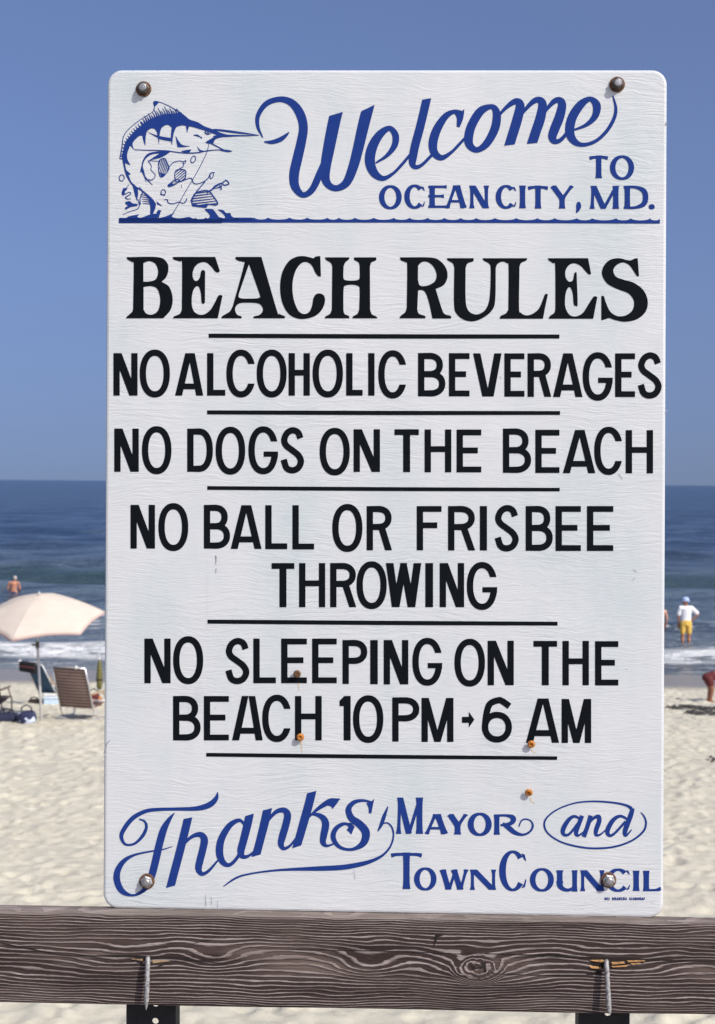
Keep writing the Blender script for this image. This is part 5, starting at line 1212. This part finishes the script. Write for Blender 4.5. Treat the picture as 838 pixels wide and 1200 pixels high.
# ---- child in maroon trunks bending over at the picture's right edge; the trunk leans out of the frame
g = on_sand(829.5, 823)
pc = empty('person', (g[0], g[1], g[2]-0.01)); tag(pc, 'child in maroon swimsuit bending over on the wet sand at the photo right edge', 'person')
k = 0.78
parts = []
hip = Vector((-0.02, 0, 0.50)); ch_ = Vector((0.27, 0.02, 0.60))
for f in (0, 0.25, 0.5, 0.75, 1.0):
    c = hip.lerp(ch_, f); parts.append(('e', c, (0.09, 0.115+0.01*f, 0.082)))
parts.append((ch_+Vector((0.02, 0.11, 0)), 0.045, ch_+Vector((0.02, -0.11, 0)), 0.045))
for sy in (1, -1):
    limb(parts, [(0.0, sy*0.065, 0.49), (0.06, sy*0.075, 0.27), (0.03, sy*0.075, 0.05)], [0.072, 0.045, 0.028]); limb(parts, [(0.0, sy*0.075, 0.025), (0.13, sy*0.085, 0.018)], [0.026, 0.018])
    limb(parts, [ch_+Vector((0.02, sy*0.13, -0.01)), (0.33, sy*0.15, 0.38), (0.36, sy*0.10, 0.19)], [0.036, 0.029, 0.021]); hand(parts, (0.36, sy*0.10, 0.19), (0.2, 0, -1), sy, 0.7)
parts.append((ch_, 0.045, (0.38, 0.02, 0.64), 0.042)); T = head(parts, (0.46, 0.02, 0.655), R(-90), 0.88)
remesh_body('body', parts, 0.007, M_BROWN, pc, 3); face_eyes(T, pc)
remesh_body('hair', [('e', (0.44, 0.02, 0.70), (0.088, 0.075, 0.07))], 0.010, M_DHAIR, pc, 3)
parts = [('e', hip.lerp(ch_, f), (0.10, 0.127, 0.094)) for f in (0, 0.2, 0.4)]
for sy in (1, -1): limb(parts, [(0.0, sy*0.066, 0.48), (0.03, sy*0.072, 0.40)], [0.085, 0.075])
remesh_body('swimsuit', parts, 0.010, M_MAROON, pc, 3)

# ---- parasol
def fabric(name, cols, scale, rough=0.85, trans=0.0):
    s = NT(name); co = s.coord(); sp = s.n('ShaderNodeSeparateXYZ'); s.l(co, sp.inputs[0])
    return s
s = NT('cream_canvas'); co = s.coord(); n = s.noise(co, 6, 4)
s.set(color=s.ramp(n, [(0.3, (0.72, 0.65, 0.55)), (0.7, (0.78, 0.715, 0.615))]), rough=0.85)
tr = s.n('ShaderNodeBsdfTranslucent'); tr.inputs[0].default_value = (0.70, 0.58, 0.48, 1); ad = s.n('ShaderNodeMixShader'); ad.inputs[0].default_value = 0.3
s.l(s.b.outputs[0], ad.inputs[1]); s.l(tr.outputs[0], ad.inputs[2]); s.l(ad.outputs[0], s.out.inputs[0]); M_CANVAS = s.m
s = NT('pink_canvas'); n = s.noise(s.coord(), 6, 4); s.set(color=s.ramp(n, [(0.3, (0.50, 0.33, 0.30)), (0.7, (0.58, 0.40, 0.36))]), rough=0.85); M_PINK = s.m
M_POLE = simple('white_pole', (0.62, 0.62, 0.60), 0.4, 0.3, 0.1); M_ALU = simple('aluminium_tube', (0.66, 0.66, 0.66), 0.35, 0.7, 0.1); M_CLAMP = simple('dark_clamp', (0.06, 0.055, 0.05), 0.6)
b = on_sand(49.5, 846)
par = empty('beach_umbrella', Vector(b)); tag(par, 'open cream beach umbrella with pink trim, tilted on a white pole in the sand', 'umbrella')
hub_w = at_y(44.0, 757, b[1]); apex_w = at_y(46.0, 697.5, b[1]-0.10)
hub = Vector(hub_w)-Vector(b); apex = Vector(apex_w)-Vector(b)
bm = bmesh.new(); tube(bm, [(0, 0, -0.35), (hub.x*0.5, 0, hub.z*0.5), tuple(hub)], 0.020, 12); bm_obj('pole', bm, M_POLE, par, True)
axis = (apex-hub).normalized()
AX = Vector((0.0, -0.25, 1.0)).normalized()
bm = bmesh.new(); tube(bm, [tuple(hub-Vector((0, 0, 0.03))), tuple(hub+Vector((0, 0, 0.07)))], 0.030, 12); box(bm, tuple(hub+Vector((-0.05, 0, 0.02))), (0.09, 0.03, 0.03), bev=0.004); bm_obj('tilt_joint', bm, M_CLAMP, par)
bm = bmesh.new(); tube(bm, [tuple(hub), tuple(apex), tuple(apex+AX*0.03)], 0.013, 10); bm_obj('upper_pole', bm, M_POLE, par, True)
Q = AX.to_track_quat('Z', 'Y').to_matrix(); NP, RAD, DROP = 6, 1.05, 0.39; ROT0 = R(18)
def canopy_pt(ang, f, sag=True):
    ph_ = (ang/(2*math.pi/NP)) % 1.0; m_ = math.cos((ph_-0.5)*2*math.pi/NP)
    straight = math.cos(math.pi/NP)/m_
    sg = math.sin(math.pi*ph_)
    r_ = RAD*f*(1-(1-straight)*0.9)*(1-0.03*sg*f*f)
    z = -DROP*(0.35*f+0.65*f**1.9)+0.025*sg*f*(1-f)
    return Vector(apex)+Q @ Vector((r_*math.cos(ang+ROT0), r_*math.sin(ang+ROT0), z+(0.035*sg*f**3)))
SA, SF = NP*10, 12
bm = bmesh.new(); rings = []
for j in range(SF+1):
    f = max(0.012, j/SF); rings.append([bm.verts.new(canopy_pt(2*math.pi*i/SA, f)) for i in range(SA)])
for j in range(SF):
    for i in range(SA): bm.faces.new((rings[j][i], rings[j][(i+1) % SA], rings[j+1][(i+1) % SA], rings[j+1][i]))
bm.faces.new(rings[0][::-1])
bm.edges.ensure_lookup_table(); SH = set()
bm.verts.index_update()
SH = {frozenset((rings[j][i].index, rings[j+1][i].index)) for i in range(0, SA, SA//NP) for j in range(SF)}
for e in bm.edges:
    if frozenset((e.verts[0].index, e.verts[1].index)) in SH: e.smooth = False
can = bm_obj('canopy', bm, M_CANVAS, par, True)
md = can.modifiers.new('t', 'SOLIDIFY'); md.thickness = 0.003
bm = bmesh.new()
for i in range(SA):                                        # hanging pink valance round the rim
    p0, p1 = canopy_pt(2*math.pi*i/SA, 0.985), canopy_pt(2*math.pi*(i+1)/SA, 0.985); q0, q1 = canopy_pt(2*math.pi*i/SA, 1.006)+AX*-0.02, canopy_pt(2*math.pi*(i+1)/SA, 1.006)+AX*-0.02
    vv = [bm.verts.new(v+AX*0.004) for v in (p0, p1)]+[bm.verts.new(v) for v in (q1, q0)]; bm.faces.new(vv)
bmesh.ops.remove_doubles(bm, verts=bm.verts, dist=0.001)
trim = bm_obj('trim', bm, M_PINK, can, True); trim.modifiers.new('t', 'SOLIDIFY').thickness = 0.003
for i in range(NP):
    bm = bmesh.new(); tube(bm, [tuple(canopy_pt(2*math.pi*i/NP, f)-AX*0.012) for f in (0.02, 0.25, 0.5, 0.75, 1.0)], 0.006, 6); tube(bm, [tuple(apex-AX*0.45), tuple(canopy_pt(2*math.pi*i/NP, 0.5)-AX*0.015)], 0.005, 6); bm_obj('rib', bm, M_ALU, par, True)
bm = bmesh.new(); lathe(bm, [(0.02, 0.0), (0.022, 0.03), (0.008, 0.06), (0.001, 0.065)], 12, Matrix.Translation(apex) @ Q.to_4x4()); bm_obj('finial', bm, M_POLE, par, True)

# ---- folding sling chairs
s = NT('brown_striped_sling'); co = s.coord(); sp = s.n('ShaderNodeSeparateXYZ'); s.l(co, sp.inputs[0])
st = s.math('FRACT', s.math('MULTIPLY', sp.outputs[2], 19.0)); c = s.mix(s.smooth(st, 0.55, 0.65), (0.12, 0.075, 0.065, 1), (0.36, 0.26, 0.22, 1))
M_STRIPE = s.set(color=c, rough=0.85)
M_BLUESL = cloth('blue_sling', (0.035, 0.085, 0.15)); M_BLACKC = cloth('black_cloth', (0.012, 0.011, 0.013)); M_REDL = cloth('red_binding', (0.30, 0.08, 0.07)); M_ARM = simple('varnished_arm', (0.40, 0.27, 0.14), 0.5); M_DARKT = simple('dark_tube', (0.05, 0.05, 0.055), 0.5, 0.5)
def sling_chair(label, loc, yaw, back_mat, tube_mat, W=0.58, lean=R(24), BH=0.62, group=None):
    """low folding chair, sitter faces +Y; origin on the sand under the seat"""
    ch = empty('beach_chair', Vector(loc), (0, 0, yaw)); tag(ch, label, 'beach chair', group)
    sy, sz = -0.20, 0.20; by, bz = sy-math.sin(lean)*BH, sz+math.cos(lean)*BH
    bm = bmesh.new()
    for sx in (-1, 1):
        x = sx*W/2; tube(bm, [(x, sy+0.03, sz-0.06), (x, sy, sz), ((x), (sy+by)/2, (sz+bz)/2), (x*0.98, by, bz)], 0.0125, 8)
    tube(bm, [(-W/2*0.98, by, bz), (0, by-0.01, bz+0.012), (W/2*0.98, by, bz)], 0.0125, 8); bm_obj('back_frame', bm, tube_mat, ch, True)
    for nm, A, B, sag in (('backrest', (sy, sz+0.01), (by, bz-0.005), 0.03), ('seat', (sy, sz), (0.26, 0.26), 0.05)):
        bm = bmesh.new(); NU, NV = 10, 14; g_ = [[None]*(NV+1) for _ in range(NU+1)]
        for i in range(NU+1):
            for j in range(NV+1):
                u, v = i/NU, j/NV; sg = sag*math.sin(math.pi*u)*math.sin(math.pi*v)
                y = A[0]+(B[0]-A[0])*v; z = A[1]+(B[1]-A[1])*v
                g_[i][j] = bm.verts.new(((u-0.5)*(W-0.01), y-(sg if nm == 'backrest' else 0), z-(sg if nm == 'seat' else sg*0.3)))
        for i in range(NU):
            for j in range(NV): bm.faces.new((g_[i][j], g_[i+1][j], g_[i+1][j+1], g_[i][j+1]))
        o = bm_obj(nm, bm, back_mat, ch, True); o.modifiers.new('t', 'SOLIDIFY').thickness = 0.006
    for sx in (-1, 1):
        x = sx*(W/2+0.012)
        bm = bmesh.new(); tube(bm, [(x, -0.30, 0.0), (x, -0.31, 0.014), (x, 0.0, 0.016), (x, 0.26, 0.014), (x, 0.28, 0.10), (x, 0.26, 0.26)], 0.0125, 8); tube(bm, [(x, sy+0.03, sz-0.06), (x, -0.08, 0.02)], 0.011, 8); bm_obj('leg', bm, tube_mat, ch, True)
        bm = bmesh.new(); ay = sy-math.sin(lean)*0.26; az = sz+math.cos(lean)*0.26
        box(bm, (x+sx*0.012, ay+0.22, az+0.005), (0.045, 0.46, 0.022), bev=0.006); tube(bm, [(x, 0.24, 0.25), (x, ay+0.38, az)], 0.011, 8); bm_obj('armrest', bm, M_ARM, ch)
    bm = bmesh.new(); tube(bm, [(-W/2-0.012, 0.26, 0.26), (W/2+0.012, 0.26, 0.26)], 0.0125, 8); bm_obj('cross_bar', bm, tube_mat, ch, True); bm = bmesh.new(); tube(bm, [(-W/2-0.012, -0.30, 0.014), (W/2+0.012, -0.30, 0.014)], 0.0125, 8); bm_obj('cross_bar', bm, tube_mat, ch, True)
    return ch, (by, bz)
b = on_sand(84.5, 844)
c1, tip = sling_chair('brown striped sling beach chair seen from behind, beside the white umbrella pole', (b[0]+0.13, b[1]+0.25, b[2]), R(-20), M_STRIPE, M_ALU, W=0.625, lean=R(20), BH=0.73)
bm = bmesh.new(); lathe(bm, [(0.001, -0.035), (0.025, -0.02), (0.034, 0.0), (0.025, 0.025), (0.001, 0.035)], 14, Matrix.Translation((0.14, tip[0]-0.01, tip[1]+0.012))); bm_obj('head_knob', bm, M_POLE, c1, True)
b = on_sand(-17.5, 839)
sling_chair('brown striped beach chair cut off by the left edge of the photo', (b[0], b[1]+0.25, b[2]), R(-6), M_STRIPE, M_DARKT, W=0.58, lean=R(20), BH=0.60)
b = on_sand(56, 826)
c2, tip = sling_chair('blue sling beach chair with black headrest seen from behind, left of the umbrella pole', (b[0]+0.10, b[1]+0.25, b[2]), R(-38), M_BLUESL, M_POLE, W=0.50, lean=R(30), BH=0.66)
bm = bmesh.new(); box(bm, (-0.12, tip[0]-0.03, tip[1]-0.06), (0.46, 0.07, 0.20), bev=0.03); hr = bm_obj('headrest', bm, M_BLACKC, c2, True)
bm = bmesh.new(); box(bm, (-0.12, tip[0]-0.068, tip[1]-0.055), (0.43, 0.006, 0.018), bev=0.002); bm_obj('binding', bm, M_REDL, hr)
bm = bmesh.new(); lathe(bm, [(0.001, -0.04), (0.03, -0.02), (0.038, 0.0), (0.03, 0.03), (0.001, 0.04)], 12, Matrix.Translation((-0.35, tip[0]-0.03, tip[1]+0.02))); bm_obj('head_knob', bm, M_POLE, c2, True)

# ---- bags and small things on the sand
def lump(name, size, mat, seed, squash_=0.75, parent=None, z=None):
    bm = bmesh.new(); bmesh.ops.create_icosphere(bm, subdivisions=4, radius=1.0)
    for v in bm.verts:
        p = v.co.copy(); q = 1+0.22*(vnoise(np.array([p.x*1.7+seed]), np.array([p.y*1.7+p.z*1.3]), seed)[0]-0.5)+0.10*(vnoise(np.array([p.x*5+p.z*4]), np.array([p.y*5+seed]), seed+1)[0]-0.5)
        e = 0.6; v.co = Vector((math.copysign(abs(p.x)**e, p.x)*size[0]*q, math.copysign(abs(p.y)**e, p.y)*size[1]*q, (math.copysign(abs(p.z)**0.8, p.z)*q*0.5+0.47)*size[2]))
    return bm_obj(name, bm, mat, parent, True)
def bag(label, px, py, size, mat, seed, handle=None, cat='bag', name='beach_bag', band=None):
    b = on_sand(px, py); o = empty(name, Vector(b)+Vector((0, 0, -0.01))); tag(o, label, cat)
    lump('bag_body', size, mat, seed, parent=o)
    if handle:
        bm = bmesh.new(); tube(bm, [(-size[0]*0.6, 0, size[2]*0.85), (-size[0]*0.5, 0, size[2]*1.25), (0, 0, size[2]*1.42), (size[0]*0.5, 0, size[2]*1.25), (size[0]*0.6, 0, size[2]*0.85)], 0.012, 8); bm_obj('handle', bm, handle, o, True)
    return o
M_NAVY = cloth('navy_canvas', (0.018, 0.022, 0.055)); M_LB = cloth('pale_blue_canvas', (0.45, 0.58, 0.72)); M_WH = cloth('white_canvas', (0.7, 0.7, 0.68)); M_YG = cloth('yellow_green_canvas', (0.13, 0.125, 0.035)); M_ORANGE = cloth('orange_canvas', (0.40, 0.17, 0.03)); M_DB = cloth('dark_brown_canvas', (0.035, 0.022, 0.018))
s = NT('blue_white_towelling'); n = s.noise(s.coord(), 7, 2); s.set(color=s.ramp(n, [(0.50, (0.02, 0.025, 0.07)), (0.55, (0.55, 0.62, 0.75))], 'CONSTANT'), rough=0.9); M_BWT = s.m
bag('dark navy bag lying at the left edge of the photo', 8, 846, (0.20, 0.14, 0.16), M_NAVY, 3, M_BLACKC)
bag('navy bag with white and pale blue patches left of the umbrella pole', 31, 848, (0.15, 0.12, 0.22), M_BWT, 5, M_NAVY)
bag('small dark brown bag on the sand beneath the blue chair', 40, 825, (0.115, 0.10, 0.10), M_DB, 8, M_DB)
b = on_sand(60, 826)
ic = empty('cool_box', Vector(b), (0, 0, R(12))); tag(ic, 'white and pale blue cool box between the blue and the brown chair', 'cool box')
bm = bmesh.new(); box(bm, (0, 0, 0.085), (0.27, 0.20, 0.17), bev=0.015); bm_obj('box_body', bm, M_LB, ic)
bm = bmesh.new(); box(bm, (0, 0, 0.20), (0.285, 0.215, 0.05), bev=0.015); bm_obj('lid', bm, M_WH, ic)
bm = bmesh.new(); tube(bm, [(-0.15, 0, 0.13), (-0.16, -0.11, 0.14), (0.16, -0.11, 0.14), (0.15, 0, 0.13)], 0.009, 8); bm_obj('handle', bm, M_WH, ic, True)
o = bag('red brown and yellow beach bag right of the brown striped chair', 110, 829, (0.135, 0.11, 0.25), M_ORANGE, 12, M_DB)
lo = lump('flap', (0.12, 0.10, 0.13), M_MAROON, 14, parent=o); lo.location = (-0.01, -0.02, 0.135)
b = on_sand(116.5, 822)
fu = empty('furled_umbrella', Vector(b)); tag(fu, 'furled yellow green beach umbrella stuck in the sand by the left edge of the sign', 'umbrella')
bm = bmesh.new(); tube(bm, [(0, 0, -0.25), (0, 0, 0.9)], 0.012, 8); bm_obj('pole', bm, M_POLE, fu, True)
bm = bmesh.new(); lathe(bm, [(0.016, 0.22), (0.045, 0.25), (0.062, 0.40), (0.055, 0.55), (0.038, 0.72), (0.016, 0.80)], 8, Matrix.Rotation(0.2, 4, 'Z')); bm_obj('canopy', bm, M_YG, fu, True)
bm = bmesh.new(); lathe(bm, [(0.060, 0.40), (0.064, 0.41), (0.064, 0.43), (0.060, 0.44)], 12); bm_obj('strap', bm, M_DB, fu, True)

# ---- wrack: dark weed left by the tide on the right
M_WEED = simple('dark_seaweed', (0.05, 0.048, 0.045), 0.7, 0, 0.4, 30)
def weed(label, pts, seed, n=46, L_=0.28):
    r_ = random.Random(seed); P = [on_sand(*p) for p in pts]; c0 = np.mean(P, 0)
    bm = bmesh.new()
    for _ in range(n):
        i = r_.randrange(len(P)-1); f = r_.random(); q = P[i]*(1-f)+P[i+1]*f; q = q+np.array([r_.gauss(0, 0.05), r_.gauss(0, 0.10), 0]); a = r_.gauss(0, 0.5); l = L_*r_.uniform(0.4, 1)
        pp = []
        for t in (0, 0.33, 0.66, 1): pp.append((q[0]-c0[0]+math.cos(a)*l*(t-0.5), q[1]-c0[1]+math.sin(a)*l*(t-0.5)+r_.gauss(0, 0.02), float(prof(q[1]))-c0[2]+0.015+0.05*math.sin(t*3.1)*r_.random()))
        tube(bm, pp, [0.008, 0.018, 0.016, 0.005], 5)
    o = bm_obj('seaweed', bm, M_WEED, None, True); o.location = Vector(c0); tag(o, label, 'seaweed')
    return o
weed('thin broken line of dark seaweed on the sand right of the sign', [(790, 831), (805, 829), (820, 832), (838, 832)], 3)
weed('thicker dark seaweed heap at the right edge of the photo', [(808, 836.5), (822, 838), (842, 837.5)], 4, 70)
weed('small dark scrap of seaweed alone on dry sand at the right edge', [(835, 892), (839, 893)], 6, 10, 0.07)
